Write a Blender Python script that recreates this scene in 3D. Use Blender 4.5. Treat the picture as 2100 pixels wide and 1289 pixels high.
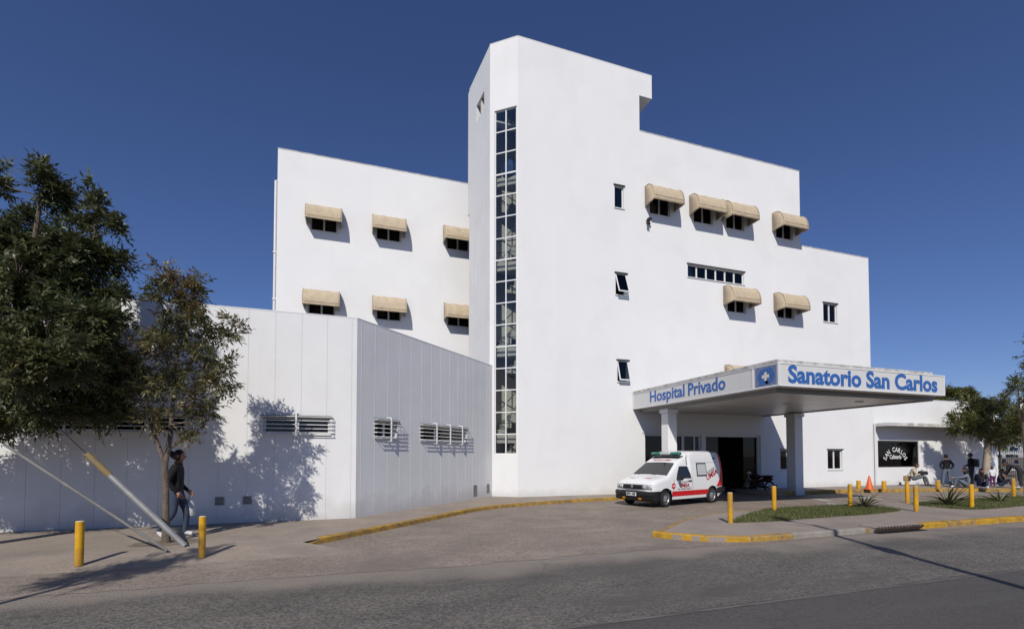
import bpy, bmesh, math, random
import numpy as np
from mathutils import Matrix, Vector, noise as mnoise
for o in list(bpy.data.objects): bpy.data.objects.remove(o)
SC = bpy.context.scene
COL = SC.collection
R = math.radians
# ------------------------------------------------------------------ camera
F_PX, CX, HY, YAW, PITCH = 977.2, 1050.0, 933.1, R(18.73), R(1.71)
CAM = np.array([-5.924, -16.79, 1.65])
PY0 = HY - F_PX * math.tan(PITCH)
cd = bpy.data.cameras.new('camera')
cd.sensor_width = 36.0; cd.lens = F_PX / 2100 * 36.0
cd.shift_y = (PY0 - 644.5) / 2100
cd.clip_start = 0.1; cd.clip_end = 2000
co = bpy.data.objects.new('camera', cd); COL.objects.link(co)
co.location = CAM; co.rotation_euler = (math.pi / 2 + PITCH, 0, -YAW)
SC.camera = co
# ------------------------------------------------------------------ sky, sun, exposure
SUN_EL, SUN_AZ = R(40), R(207)          # azimuth clockwise from +Y, towards the sun
w = bpy.data.worlds.new('World'); SC.world = w; w.use_nodes = True
nt = w.node_tree
sky = nt.nodes.new('ShaderNodeTexSky'); sky.sky_type = 'NISHITA'; sky.sun_disc = False
sky.sun_elevation = SUN_EL; sky.sun_rotation = SUN_AZ
sky.altitude = 300; sky.air_density = 1.0; sky.dust_density = 0.1; sky.ozone_density = 8.5
wb = nt.nodes.new('ShaderNodeMix'); wb.data_type = 'RGBA'; wb.blend_type = 'MULTIPLY'; wb.inputs['Factor'].default_value = 1.0; wb.inputs[7].default_value = (1.0, 0.90, 1.05, 1)   # the camera's white balance
nt.links.new(sky.outputs[0], wb.inputs[6]); nt.links.new(wb.outputs[2], nt.nodes['Background'].inputs[0])
nt.nodes['Background'].inputs[1].default_value = 0.076
sl = bpy.data.lights.new('sun', 'SUN'); sl.energy = 3.6; sl.angle = R(0.53); sl.color = (1.0, 0.95, 0.865)
so = bpy.data.objects.new('sun', sl); COL.objects.link(so)
_sd = Vector((math.sin(SUN_AZ) * math.cos(SUN_EL), math.cos(SUN_AZ) * math.cos(SUN_EL), math.sin(SUN_EL)))
so.rotation_euler = _sd.to_track_quat('Z', 'Y').to_euler(); so.location = _sd * 60
SC.view_settings.view_transform = 'Standard'; SC.view_settings.look = 'None'
SC.view_settings.exposure = 0.0; SC.view_settings.gamma = 1.0; SC.view_settings.use_curve_mapping = False
SC.render.engine = 'CYCLES'
SC.cycles.max_bounces = 6; SC.cycles.diffuse_bounces = 1; SC.cycles.transparent_max_bounces = 12
# ------------------------------------------------------------------ photo pixel -> point on a known plane
def ray(px, py):
    x = (px - CX) / F_PX; zz = (PY0 - py) / F_PX
    y = math.cos(PITCH) - zz * math.sin(PITCH); z = math.sin(PITCH) + zz * math.cos(PITCH)
    return np.array([x * math.cos(YAW) + y * math.sin(YAW), -x * math.sin(YAW) + y * math.cos(YAW), z])
def on(ax, v, px, py):
    d = ray(px, py); return CAM + d * ((v - CAM[ax]) / d[ax])
def onX(px, py, v): return on(0, v, px, py)
def onY(px, py, v=0.0): return on(1, v, px, py)
def onZ(px, py, v=0.0): return on(2, v, px, py)
# ------------------------------------------------------------------ materials
MATS = {}
def M(name, col, rough=0.75, var=0.08, scale=3.0, bump=0.0, bscale=60.0, metal=0.0, spec=0.4, col2=None, stretch=(1, 1, 1), detail=5.0, dirt=None, stains=None):
    """procedural material; dirt=(colour, height_m) is grime splashed up from the ground"""
    if name in MATS: return MATS[name]
    m = bpy.data.materials.new(name); m.use_nodes = True
    t = m.node_tree; n = t.nodes; L = t.links.new
    b = n['Principled BSDF']
    b.inputs['Roughness'].default_value = rough; b.inputs['Metallic'].default_value = metal
    b.inputs['Specular IOR Level'].default_value = spec
    geo = n.new('ShaderNodeNewGeometry'); mp = n.new('ShaderNodeMapping'); mp.inputs['Scale'].default_value = stretch
    L(geo.outputs['Position'], mp.inputs['Vector'])
    nz = n.new('ShaderNodeTexNoise'); nz.inputs['Scale'].default_value = scale; nz.inputs['Detail'].default_value = detail
    nz.inputs['Roughness'].default_value = 0.62
    L(mp.outputs[0], nz.inputs['Vector'])
    rp = n.new('ShaderNodeValToRGB')
    a = [max(0, c * (1 - var)) for c in col]; c2 = [min(1, c * (1 + var)) for c in col] if col2 is None else col2
    rp.color_ramp.elements[0].position = 0.3; rp.color_ramp.elements[1].position = 0.72
    rp.color_ramp.elements[0].color = (*a, 1); rp.color_ramp.elements[1].color = (*c2, 1)
    L(nz.outputs['Fac'], rp.inputs['Fac'])
    out = rp.outputs['Color']
    if dirt:
        sp = n.new('ShaderNodeSeparateXYZ'); L(geo.outputs['Position'], sp.inputs[0])
        n2 = n.new('ShaderNodeTexNoise'); n2.inputs['Scale'].default_value = 2.3; n2.inputs['Detail'].default_value = 6
        L(geo.outputs['Position'], n2.inputs['Vector'])
        ma = n.new('ShaderNodeMath'); ma.operation = 'MULTIPLY_ADD'; ma.inputs[1].default_value = dirt[1] * 1.6; ma.inputs[2].default_value = 0.02
        L(n2.outputs['Fac'], ma.inputs[0])
        mr = n.new('ShaderNodeMath'); mr.operation = 'DIVIDE'; L(sp.outputs['Z'], mr.inputs[0]); L(ma.outputs[0], mr.inputs[1])
        r2 = n.new('ShaderNodeValToRGB'); r2.color_ramp.elements[0].color = (dirt[2], dirt[2], dirt[2], 1); r2.color_ramp.elements[1].color = (0, 0, 0, 1)
        r2.color_ramp.elements[0].position = 0.1; r2.color_ramp.elements[1].position = 1.0
        L(mr.outputs[0], r2.inputs['Fac'])
        mx = n.new('ShaderNodeMix'); mx.data_type = 'RGBA'; L(r2.outputs['Color'], mx.inputs['Factor']); L(out, mx.inputs[6]); mx.inputs[7].default_value = (*dirt[0], 1)
        out = mx.outputs[2]
    if stains:      # rain streaks and old patches: (colour, amount)
        for st, sc_, lo, hi in (((5, 5, 0.16), 1.0, 0.56, 0.80), ((0.35, 0.35, 0.5), 1.0, 0.52, 0.60)):
            m4 = n.new('ShaderNodeMapping'); m4.inputs['Scale'].default_value = st; L(geo.outputs['Position'], m4.inputs['Vector'])
            n4 = n.new('ShaderNodeTexNoise'); n4.inputs['Scale'].default_value = sc_; n4.inputs['Detail'].default_value = 6; n4.inputs['Roughness'].default_value = 0.6; L(m4.outputs[0], n4.inputs['Vector'])
            r4 = n.new('ShaderNodeMapRange'); r4.inputs[1].default_value = lo; r4.inputs[2].default_value = hi; r4.inputs[4].default_value = stains[1]; L(n4.outputs['Fac'], r4.inputs[0])
            x4 = n.new('ShaderNodeMix'); x4.data_type = 'RGBA'; L(r4.outputs[0], x4.inputs['Factor']); L(out, x4.inputs[6]); x4.inputs[7].default_value = (*stains[0], 1); out = x4.outputs[2]
    L(out, b.inputs['Base Color'])
    if bump:
        n3 = n.new('ShaderNodeTexNoise'); n3.inputs['Scale'].default_value = bscale; n3.inputs['Detail'].default_value = 4
        L(geo.outputs['Position'], n3.inputs['Vector'])
        bp = n.new('ShaderNodeBump'); bp.inputs['Strength'].default_value = bump; bp.inputs['Distance'].default_value = 0.02
        L(n3.outputs['Fac'], bp.inputs['Height']); L(bp.outputs[0], b.inputs['Normal'])
    MATS[name] = m; return m
def glass(name, tint=(0.5, 0.55, 0.55), rough=0.02):
    if name in MATS: return MATS[name]
    m = bpy.data.materials.new(name); m.use_nodes = True; t = m.node_tree; n = t.nodes; L = t.links.new
    n.remove(n['Principled BSDF'])
    tr = n.new('ShaderNodeBsdfTransparent'); tr.inputs[0].default_value = (*tint, 1)
    gl = n.new('ShaderNodeBsdfGlossy'); gl.inputs['Roughness'].default_value = rough; gl.inputs['Color'].default_value = (0.9, 0.9, 0.9, 1)
    fr = n.new('ShaderNodeFresnel'); fr.inputs['IOR'].default_value = 1.45
    mx = n.new('ShaderNodeMixShader'); L(fr.outputs[0], mx.inputs[0]); L(tr.outputs[0], mx.inputs[1]); L(gl.outputs[0], mx.inputs[2])
    L(mx.outputs[0], n['Material Output'].inputs[0]); MATS[name] = m; return m
def leafmat(name, cols, trans=0.25):
    m = bpy.data.materials.new(name); m.use_nodes = True; t = m.node_tree; n = t.nodes; L = t.links.new
    b = n['Principled BSDF']; b.inputs['Roughness'].default_value = 0.42; b.inputs['Specular IOR Level'].default_value = 0.45
    geo = n.new('ShaderNodeNewGeometry')
    nz = n.new('ShaderNodeTexNoise'); nz.inputs['Scale'].default_value = 1.1; nz.inputs['Detail'].default_value = 3
    L(geo.outputs['Position'], nz.inputs['Vector'])
    ad = n.new('ShaderNodeMath'); ad.operation = 'MULTIPLY_ADD'; ad.inputs[1].default_value = 0.55; L(geo.outputs['Random Per Island'], ad.inputs[0])
    s2 = n.new('ShaderNodeMath'); s2.operation = 'MULTIPLY_ADD'; s2.inputs[1].default_value = 1.3; s2.inputs[2].default_value = -0.42; L(nz.outputs['Fac'], s2.inputs[0])
    L(s2.outputs[0], ad.inputs[2])
    rp = n.new('ShaderNodeValToRGB'); cr = rp.color_ramp
    while len(cr.elements) < len(cols): cr.elements.new(0.5)
    for i, (p, c) in enumerate(cols): cr.elements[i].position = p; cr.elements[i].color = (*c, 1)
    L(ad.outputs[0], rp.inputs['Fac']); L(rp.outputs[0], b.inputs['Base Color'])
    tl = n.new('ShaderNodeBsdfTranslucent'); L(rp.outputs[0], tl.inputs[0])
    mx = n.new('ShaderNodeMixShader'); mx.inputs[0].default_value = trans; L(b.outputs[0], mx.inputs[1]); L(tl.outputs[0], mx.inputs[2])
    L(mx.outputs[0], n['Material Output'].inputs[0]); MATS[name] = m; return m
GR = (0.30, 0.26, 0.21)
wall_m = M('white_painted_wall', (0.815, 0.812, 0.805), 0.85, 0.022, 0.9, 0.22, 30, stretch=(1, 1, 0.6), dirt=(GR, 0.5, 0.35), stains=((0.62, 0.61, 0.585), 0.11))
parapet_m = M('weathered_parapet', (0.50, 0.48, 0.45), 0.9, 0.35, 3.5, 0.2, 40, col2=(0.80, 0.79, 0.77))
panel_m = M('white_precast_panel', (0.78, 0.78, 0.775), 0.82, 0.035, 1.6, 0.16, 60, stretch=(1, 1, 0.6), dirt=(GR, 0.8, 0.42), stains=((0.60, 0.585, 0.56), 0.13))
backing_m = M('panel_backing', (0.72, 0.72, 0.71), 0.9, 0.05)
trim_m = M('white_trim', (0.78, 0.78, 0.77), 0.5, 0.03)
inner_m = M('unlit_dark_interior', (0.035, 0.033, 0.032), 0.9, 0.2)  # near-black colour stands in for the darkness of unlit rooms
stairwall_m = M('stairwell_plaster', (0.66, 0.63, 0.58), 0.9, 0.06)
stair_m = M('stair_concrete', (0.55, 0.54, 0.51), 0.85, 0.08)
glass_m = glass('window_glass'); clear_m = glass('stair_glass', (0.88, 0.90, 0.89))
door_glass_m = glass('tinted_door_glass', (0.10, 0.11, 0.12))
roof_m = M('roof_membrane', (0.35, 0.34, 0.33), 0.9, 0.1)
canvas_m = M('beige_canvas', (0.53, 0.43, 0.30), 0.85, 0.12, 5.0, 0.25, 18)
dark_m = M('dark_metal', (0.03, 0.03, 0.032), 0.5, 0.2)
black_m = M('black_plastic', (0.014, 0.014, 0.015), 0.5, 0.15)
pipe_m = M('pipe_paint', (0.72, 0.71, 0.70), 0.6, 0.05)
sign_m = M('sign_panel', (0.66, 0.655, 0.635), 0.35, 0.03, 1.0)
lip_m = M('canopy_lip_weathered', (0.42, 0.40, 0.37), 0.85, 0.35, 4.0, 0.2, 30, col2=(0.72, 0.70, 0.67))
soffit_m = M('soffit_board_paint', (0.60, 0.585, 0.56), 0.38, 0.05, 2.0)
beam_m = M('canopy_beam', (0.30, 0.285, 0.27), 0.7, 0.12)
blue_m = M('sign_blue', (0.038, 0.13, 0.40), 0.35, 0.04)
yellow_m = M('yellow_paint', (0.66, 0.33, 0.008), 0.5, 0.12, 7.0, 0.25, 40, col2=(0.74, 0.40, 0.015), dirt=((0.30, 0.17, 0.05), 0.30, 0.75), stains=((0.34, 0.21, 0.06), 0.5))
kerbyellow_m = M('worn_yellow_kerb', (0.20, 0.15, 0.09), 0.85, 0.2, 5.5, 0.35, 40, col2=(0.58, 0.33, 0.035))
kerbfresh_m = M('yellow_kerb_paint', (0.40, 0.235, 0.03), 0.8, 0.25, 4.5, 0.3, 40, col2=(0.60, 0.335, 0.02))
kerbgrey_m = M('concrete_kerb', (0.30, 0.27, 0.235), 0.9, 0.2, 5.0, 0.3, 40)
asphalt_m = M('asphalt', (0.136, 0.123, 0.110), 0.88, 0.22, 1.1, 0.0, stretch=(0.5, 1, 1))
def rough_ground(m, grain=55.0, amt=0.5, bump=0.5, dist=0.012, patch=None, dust=None, cracks=None):
    """aggregate speckle, relief and large worn patches on top of a ground material"""
    t = m.node_tree; n = t.nodes; L = t.links.new; b = n['Principled BSDF']
    src = b.inputs['Base Color'].links[0].from_socket
    geo = n.new('ShaderNodeNewGeometry')
    vo = n.new('ShaderNodeTexVoronoi'); vo.inputs['Scale'].default_value = grain; L(geo.outputs['Position'], vo.inputs['Vector'])
    sep = n.new('ShaderNodeSeparateColor'); L(vo.outputs['Color'], sep.inputs[0])
    mr = n.new('ShaderNodeMapRange'); mr.inputs[3].default_value = 1 - amt; mr.inputs[4].default_value = 1 + amt; L(sep.outputs[0], mr.inputs[0])
    mu = n.new('ShaderNodeMix'); mu.data_type = 'RGBA'; mu.blend_type = 'MULTIPLY'; mu.inputs['Factor'].default_value = 1.0
    L(src, mu.inputs[6]); L(mr.outputs[0], mu.inputs[7]); src = mu.outputs[2]
    for sc_, col, lo, hi, st in (patch or []):
        mp = n.new('ShaderNodeMapping'); mp.inputs['Scale'].default_value = st; L(geo.outputs['Position'], mp.inputs[0])
        nz = n.new('ShaderNodeTexNoise'); nz.inputs['Scale'].default_value = sc_; nz.inputs['Detail'].default_value = 7; nz.inputs['Roughness'].default_value = 0.68
        L(mp.outputs[0], nz.inputs['Vector'])
        rp = n.new('ShaderNodeMapRange'); rp.inputs[1].default_value = lo; rp.inputs[2].default_value = hi; L(nz.outputs['Fac'], rp.inputs[0])
        mx = n.new('ShaderNodeMix'); mx.data_type = 'RGBA'; L(rp.outputs[0], mx.inputs['Factor']); L(src, mx.inputs[6]); mx.inputs[7].default_value = (*col, 1); src = mx.outputs[2]
    if dust:      # dust blown onto the road along its edge: (colour, y of the edge, width)
        col, y0, wd = dust
        sp = n.new('ShaderNodeSeparateXYZ'); L(geo.outputs['Position'], sp.inputs[0])
        nz = n.new('ShaderNodeTexNoise'); nz.inputs['Scale'].default_value = 0.7; nz.inputs['Detail'].default_value = 8; L(geo.outputs['Position'], nz.inputs['Vector'])
        ma = n.new('ShaderNodeMath'); ma.operation = 'MULTIPLY_ADD'; ma.inputs[1].default_value = 2.2; L(nz.outputs['Fac'], ma.inputs[0]); L(sp.outputs['Y'], ma.inputs[2])
        rp = n.new('ShaderNodeMapRange'); rp.inputs[1].default_value = y0 + 1.1 - wd; rp.inputs[2].default_value = y0 + 1.1; rp.interpolation_type = 'SMOOTHSTEP'; L(ma.outputs[0], rp.inputs[0])
        mx = n.new('ShaderNodeMix'); mx.data_type = 'RGBA'; L(rp.outputs[0], mx.inputs['Factor']); L(src, mx.inputs[6]); mx.inputs[7].default_value = (*col, 1); src = mx.outputs[2]
    if cracks:      # hairline cracks and sealed joints: (scale, colour, amount)
        nw = n.new('ShaderNodeTexNoise'); nw.inputs['Scale'].default_value = 1.3; nw.inputs['Detail'].default_value = 5; L(geo.outputs['Position'], nw.inputs['Vector'])
        vm = n.new('ShaderNodeVectorMath'); vm.operation = 'MULTIPLY_ADD'; vm.inputs[1].default_value = (.9, .9, 0); L(nw.outputs['Color'], vm.inputs[0]); L(geo.outputs['Position'], vm.inputs[2])
        vc = n.new('ShaderNodeTexVoronoi'); vc.feature = 'DISTANCE_TO_EDGE'; vc.inputs['Scale'].default_value = cracks[0]; L(vm.outputs[0], vc.inputs['Vector'])
        rc = n.new('ShaderNodeMapRange'); rc.inputs[1].default_value = 0.0; rc.inputs[2].default_value = cracks[3]; rc.inputs[3].default_value = cracks[2]; rc.inputs[4].default_value = 0.0; L(vc.outputs['Distance'], rc.inputs[0])
        xc = n.new('ShaderNodeMix'); xc.data_type = 'RGBA'; L(rc.outputs[0], xc.inputs['Factor']); L(src, xc.inputs[6]); xc.inputs[7].default_value = (*cracks[1], 1); src = xc.outputs[2]
    L(src, b.inputs['Base Color'])
    bp = n.new('ShaderNodeBump'); bp.inputs['Strength'].default_value = bump; bp.inputs['Distance'].default_value = dist
    L(vo.outputs['Distance'], bp.inputs['Height']); L(bp.outputs[0], b.inputs['Normal'])
SAND = (0.32, 0.27, 0.225)
rough_ground(asphalt_m, 42, 0.45, 0.55, 0.012, [(0.55, (0.098, 0.089, 0.081), 0.5, 0.66, (0.35, 1, 1)), (3.0, (0.21, 0.19, 0.165), 0.60, 0.75, (0.3, 1.2, 1))], ((0.25, 0.215, 0.182), -9.75, 1.0), (0.33, (0.05, 0.047, 0.045), 0.32, 0.006))
newasphalt_m = M('newer_asphalt', (0.086, 0.079, 0.074), 0.85, 0.10, 0.9, stretch=(0.4, 1, 1)); rough_ground(newasphalt_m, 70, 0.25, 0.3, 0.006, [(0.5, (0.105, 0.10, 0.096), 0.52, 0.66, (0.12, 1.4, 1)), (0.8, (0.05, 0.048, 0.047), 0.60, 0.70, (0.4, 1, 1))], None, (0.22, (0.045, 0.044, 0.043), 0.4, 0.005))
drive_m = M('worn_driveway', (0.262, 0.215, 0.176), 0.9, 0.14, 0.8); rough_ground(drive_m, 36, 0.28, 0.45, 0.012, [(0.6, (0.215, 0.178, 0.15), 0.50, 0.62, (1, 1, 1)), (0.9, SAND, 0.54, 0.68, (0.5, 1, 1)), (0.35, (0.17, 0.152, 0.138), 0.56, 0.70, (0.6, 1, 1))], None, (0.4, (0.15, 0.13, 0.11), 0.45, 0.007))
walk_m = M('dusty_pavement', (0.315, 0.262, 0.215), 0.92, 0.12, 1.3); rough_ground(walk_m, 60, 0.14, 0.3, 0.006, [(0.8, (0.255, 0.217, 0.185), 0.52, 0.66, (1, 1, 1)), (2.5, (0.37, 0.32, 0.275), 0.58, 0.72, (0.6, 1, 1))])
walk2_m = M('concrete_pavement', (0.305, 0.255, 0.218), 0.92, 0.1, 1.0); rough_ground(walk2_m, 60, 0.12, 0.3, 0.006, [(0.7, (0.25, 0.208, 0.177), 0.5, 0.64, (1, 1, 1))])
earth_m = M('dry_earth', (0.20, 0.165, 0.125), 0.95, 0.3, 4.0, 0.6, 25)
turf_m = M('turf_soil', (0.060, 0.080, 0.022), 0.95, 0.3, 6.0, 0.5, 60, col2=(0.12, 0.12, 0.05))
bark_m = M('bark', (0.16, 0.125, 0.095), 0.95, 0.35, 9.0, 0.9, 35, stretch=(1, 1, 0.35))
bark_pale_m = M('pale_bark', (0.36, 0.30, 0.23), 0.95, 0.25, 7.0, 0.8, 30, stretch=(1, 1, 0.35))
# ------------------------------------------------------------------ mesh helpers
WM = {}
def tag(o, label=None, cat=None, group=None, kind=None):
    if label: o['label'] = label
    if cat: o['category'] = cat
    if group: o['group'] = group
    if kind: o['kind'] = kind
    return o
def link(o, parent=None, world=None):
    world = world or Matrix.Identity(4)
    COL.objects.link(o)
    if parent is not None:
        o.parent = parent; o.matrix_basis = WM[parent.name].inverted() @ world
    else: o.matrix_basis = world
    WM[o.name] = world.copy(); return o
def empty(name, world=None, parent=None):
    e = bpy.data.objects.new(name, None); e.empty_display_size = 0.3
    return link(e, parent, world)
def T(x, y, z=0.0, rz=0.0): return Matrix.Translation((x, y, z)) @ Matrix.Rotation(rz, 4, 'Z')
def FR(o, d):
    """wall frame: local x along d, local y into the wall, z up"""
    d = Vector((d[0], d[1], 0)).normalized(); m = Matrix.Identity(4)
    m.col[0][:3] = d; m.col[1][:3] = (-d.y, d.x, 0); m.translation = Vector((o[0], o[1], o[2] if len(o) > 2 else 0)); return m
def setmats(me, mats):
    for m in (mats if isinstance(mats, (list, tuple)) else [mats]): me.materials.append(m)
class MB:
    def __init__(s): s.v = []; s.f = []; s.m = []
    def add(s, vs, fs, mi=0, mat=None):
        b = len(s.v)
        s.v += [tuple(mat @ Vector(v)) for v in vs] if mat is not None else [tuple(v) for v in vs]
        s.f += [tuple(b + i for i in f) for f in fs]; s.m += [mi] * len(fs); return s
    def box(s, x0, x1, y0, y1, z0, z1, mi=0, mat=None):
        return s.add([(x0, y0, z0), (x1, y0, z0), (x1, y1, z0), (x0, y1, z0), (x0, y0, z1), (x1, y0, z1), (x1, y1, z1), (x0, y1, z1)],
                     [(3, 2, 1, 0), (4, 5, 6, 7), (0, 1, 5, 4), (1, 2, 6, 5), (2, 3, 7, 6), (3, 0, 4, 7)], mi, mat)
    def prism(s, pts, z0, z1, mi=0, mat=None):
        n = len(pts)
        vs = [(p[0], p[1], z0) for p in pts] + [(p[0], p[1], z1) for p in pts]
        fs = [tuple(range(n - 1, -1, -1)), tuple(range(n, 2 * n))] + [(i, (i + 1) % n, n + (i + 1) % n, n + i) for i in range(n)]
        return s.add(vs, fs, mi, mat)
    def tube(s, pts, rad, n=8, mi=0, caps=True, mat=None):
        pts = [Vector(p) for p in pts]; rad = rad if isinstance(rad, (list, tuple)) else [rad] * len(pts)
        vs = []; fs = []; up = None
        for i, p in enumerate(pts):
            d = (pts[min(i + 1, len(pts) - 1)] - pts[max(i - 1, 0)]).normalized()
            if up is None: up = d.orthogonal().normalized()
            up = (up - d * up.dot(d)); up = up.normalized() if up.length > 1e-6 else d.orthogonal().normalized()
            sd = d.cross(up)
            vs += [p + (up * math.cos(2 * math.pi * k / n) + sd * math.sin(2 * math.pi * k / n)) * rad[i] for k in range(n)]
        for i in range(len(pts) - 1):
            fs += [(i * n + k, i * n + (k + 1) % n, (i + 1) * n + (k + 1) % n, (i + 1) * n + k) for k in range(n)]
        if caps: fs += [tuple(range(n - 1, -1, -1)), tuple(range((len(pts) - 1) * n, len(pts) * n))]
        return s.add(vs, fs, mi, mat)
    def lathe(s, prof, n=16, mi=0, mat=None):
        vs = [(r * math.cos(2 * math.pi * k / n), r * math.sin(2 * math.pi * k / n), z) for r, z in prof for k in range(n)]
        fs = [(i * n + k, i * n + (k + 1) % n, (i + 1) * n + (k + 1) % n, (i + 1) * n + k) for i in range(len(prof) - 1) for k in range(n)]
        fs += [tuple(range(n - 1, -1, -1)), tuple(range((len(prof) - 1) * n, len(prof) * n))]
        return s.add(vs, fs, mi, mat)
    def grid(s, rows, mi=0, mat=None):
        nr, nc = len(rows), len(rows[0])
        return s.add([p for r in rows for p in r], [(i * nc + j, i * nc + j + 1, (i + 1) * nc + j + 1, (i + 1) * nc + j) for i in range(nr - 1) for j in range(nc - 1)], mi, mat)
    def mesh(s, name, mats, smooth=False):
        me = bpy.data.meshes.new(name); me.from_pydata(s.v, [], s.f); setmats(me, mats)
        if any(s.m): me.polygons.foreach_set('material_index', s.m)
        if smooth:
            me.polygons.foreach_set('use_smooth', [True] * len(me.polygons)); me.set_sharp_from_angle(angle=R(smooth if smooth > 1 else 38))
        me.update(); return me
    def build(s, name, mats, parent=None, world=None, smooth=False):
        return link(bpy.data.objects.new(name, s.mesh(name, mats, smooth)), parent, world)
def inst(name, me, parent=None, world=None): return link(bpy.data.objects.new(name, me), parent, world)
def bevel(o, wd=0.01, seg=2):
    b = o.modifiers.new('bevel', 'BEVEL'); b.width = wd; b.segments = seg; b.limit_method = 'ANGLE'; b.angle_limit = R(50); return o
def holed(x0, x1, z0, z1, holes, th, inside=None, extra=()):
    xs = sorted(set([x0, x1] + [v for h in holes for v in h[:2] if x0 < v < x1] + [e for e in extra if x0 < e < x1]))
    ez = [e[1] for e in (inside or [])]
    zs = sorted(set([z0, z1] + [v for h in holes for v in h[2:] if z0 < v < z1]))
    if inside:
        xs = sorted(set(xs + [v for r in inside for v in r[:2]])); zs = sorted(set(zs + [v for r in inside for v in r[2:]]))
    def solid(i, j):
        if i < 0 or j < 0 or i >= len(xs) - 1 or j >= len(zs) - 1: return False
        x = (xs[i] + xs[i + 1]) / 2; z = (zs[j] + zs[j + 1]) / 2
        if inside and not any(r[0] < x < r[1] and r[2] < z < r[3] for r in inside): return False
        return not any(h[0] < x < h[1] and h[2] < z < h[3] for h in holes)
    idx = {}; mb = MB()
    def V(x, y, z):
        k = (round(x, 4), y, round(z, 4))
        if k not in idx: idx[k] = len(mb.v); mb.v.append((x, y, z))
        return idx[k]
    def Fc(*p): mb.f.append(tuple(V(*q) for q in p)); mb.m.append(0)
    for i in range(len(xs) - 1):
        for j in range(len(zs) - 1):
            if not solid(i, j): continue
            a, b, c, d = xs[i], xs[i + 1], zs[j], zs[j + 1]
            Fc((a, 0, c), (b, 0, c), (b, 0, d), (a, 0, d)); Fc((a, th, d), (b, th, d), (b, th, c), (a, th, c))
            if not solid(i - 1, j): Fc((a, 0, c), (a, 0, d), (a, th, d), (a, th, c))
            if not solid(i + 1, j): Fc((b, 0, c), (b, th, c), (b, th, d), (b, 0, d))
            if not solid(i, j - 1): Fc((a, 0, c), (a, th, c), (b, th, c), (b, 0, c))
            if not solid(i, j + 1): Fc((a, 0, d), (b, 0, d), (b, th, d), (a, th, d))
    return mb
def structure(o): return tag(o, kind='structure')
# ---- lettering
def text_obj_mesh(txt, bold=0.0, extrude=0.0):
    cu = bpy.data.curves.new('t', 'FONT'); cu.body = txt; cu.size = 1.0; cu.offset = bold; cu.extrude = extrude; cu.resolution_u = 3
    ob = bpy.data.objects.new('t', cu); COL.objects.link(ob)
    dg = bpy.context.evaluated_depsgraph_get(); me = bpy.data.meshes.new_from_object(ob.evaluated_get(dg))
    bpy.data.objects.remove(ob); bpy.data.curves.remove(cu); return me
def lettering(name, txt, parent, frame, x0, x1, z0, z1, mat, bold=0.02, ext=0.008, shear=0.0, rot=0.0):
    """text fitted to a rectangle of a wall frame (x right, z up, -y towards the viewer)"""
    me = text_obj_mesh(txt, bold, 0.05); v = np.zeros(len(me.vertices) * 3); me.vertices.foreach_get('co', v); v = v.reshape(-1, 3)
    lo, hi = v.min(0), v.max(0); wdt, hgt = x1 - x0, z1 - z0
    X = (v[:, 0] - lo[0]) / (hi[0] - lo[0]) * wdt; Z = (v[:, 1] - lo[1]) / (hi[1] - lo[1]) * hgt
    X = X + Z * shear
    if rot: X, Z = X * math.cos(rot) - Z * math.sin(rot), X * math.sin(rot) + Z * math.cos(rot)
    Y = -(v[:, 2] - lo[2]) / max(1e-6, hi[2] - lo[2]) * ext
    v = np.stack([X + x0, Y - 0.002, Z + z0], 1); me.vertices.foreach_set('co', v.ravel()); me.update(); me.materials.clear(); me.materials.append(mat)
    return inst(name, me, parent, frame)
# ================================================================== GROUND
rnd = random.Random(7)
def sheet(name, pts, z, mat):
    mb = MB(); mb.add([(p[0], p[1], z if len(p) < 3 else p[2]) for p in pts], [tuple(range(len(pts)))])
    return structure(mb.build(name, mat))
def smooth_path(pts, step=0.25):
    P = [Vector((p[0], p[1], 0)) for p in pts]; P = [P[0] * 2 - P[1]] + P + [P[-1] * 2 - P[-2]]; out = []
    for i in range(1, len(P) - 2):
        n = max(1, int((P[i + 1] - P[i]).length / step))
        for k in range(n):
            t = k / n; a, b, c, d = P[i - 1], P[i], P[i + 1], P[i + 2]
            out.append(0.5 * ((2 * b) + (c - a) * t + (2 * a - 5 * b + 4 * c - d) * t * t + (3 * b - a - 3 * c + d) * t ** 3))
    out.append(P[-2]); return [(v.x, v.y) for v in out]
sheet('ground', [(-500, -500), (500, -500), (500, 500), (-500, 500)], -0.04, earth_m)
sheet('street', [(-200, -30), (200, -30), (200, -9.60), (-200, -9.60)], 0.0, asphalt_m)
sheet('resurfaced_lane', [(-200, -28), (200, -28)] + [(200 - i * 0.8, -12.55 + 0.03 * math.sin(i * 1.3) + rnd.uniform(-.015, .015)) for i in range(501)], 0.004, newasphalt_m)
mk = M('worn_lane_line', (0.075, 0.072, 0.07), 0.85, 0.2, 3.0, col2=(0.20, 0.188, 0.176), stretch=(0.6, 6, 1))
sheet('lane_line', [(-60, -12.63), (60, -12.63), (60, -12.58), (-60, -12.58)], 0.008, mk)
dedge = [(60 - i * 0.22, -9.70 + 0.07 * math.sin(i * 0.23) + rnd.uniform(-.05, .05)) for i in range(546)]
sheet('driveway', [(-60.2, 2.0)] + [(60, 2.0)] + dedge, 0.004, drive_m)
KL = smooth_path([(-6.72, -7.45), (-5.07, -5.81), (-3.5, -4.22), (-1.94, -2.78), (0.0, -2.02), (1.8, -1.58), (3.47, -1.38), (5.6, -1.30)])
mb = MB()
pts = [(-40, -7.45)] + KL + [(5.6, 1.0), (-40, 1.0)]
n0 = len(pts); mb.add([(x, y, 0.1) for x, y in pts], [tuple(range(n0))])
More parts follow.
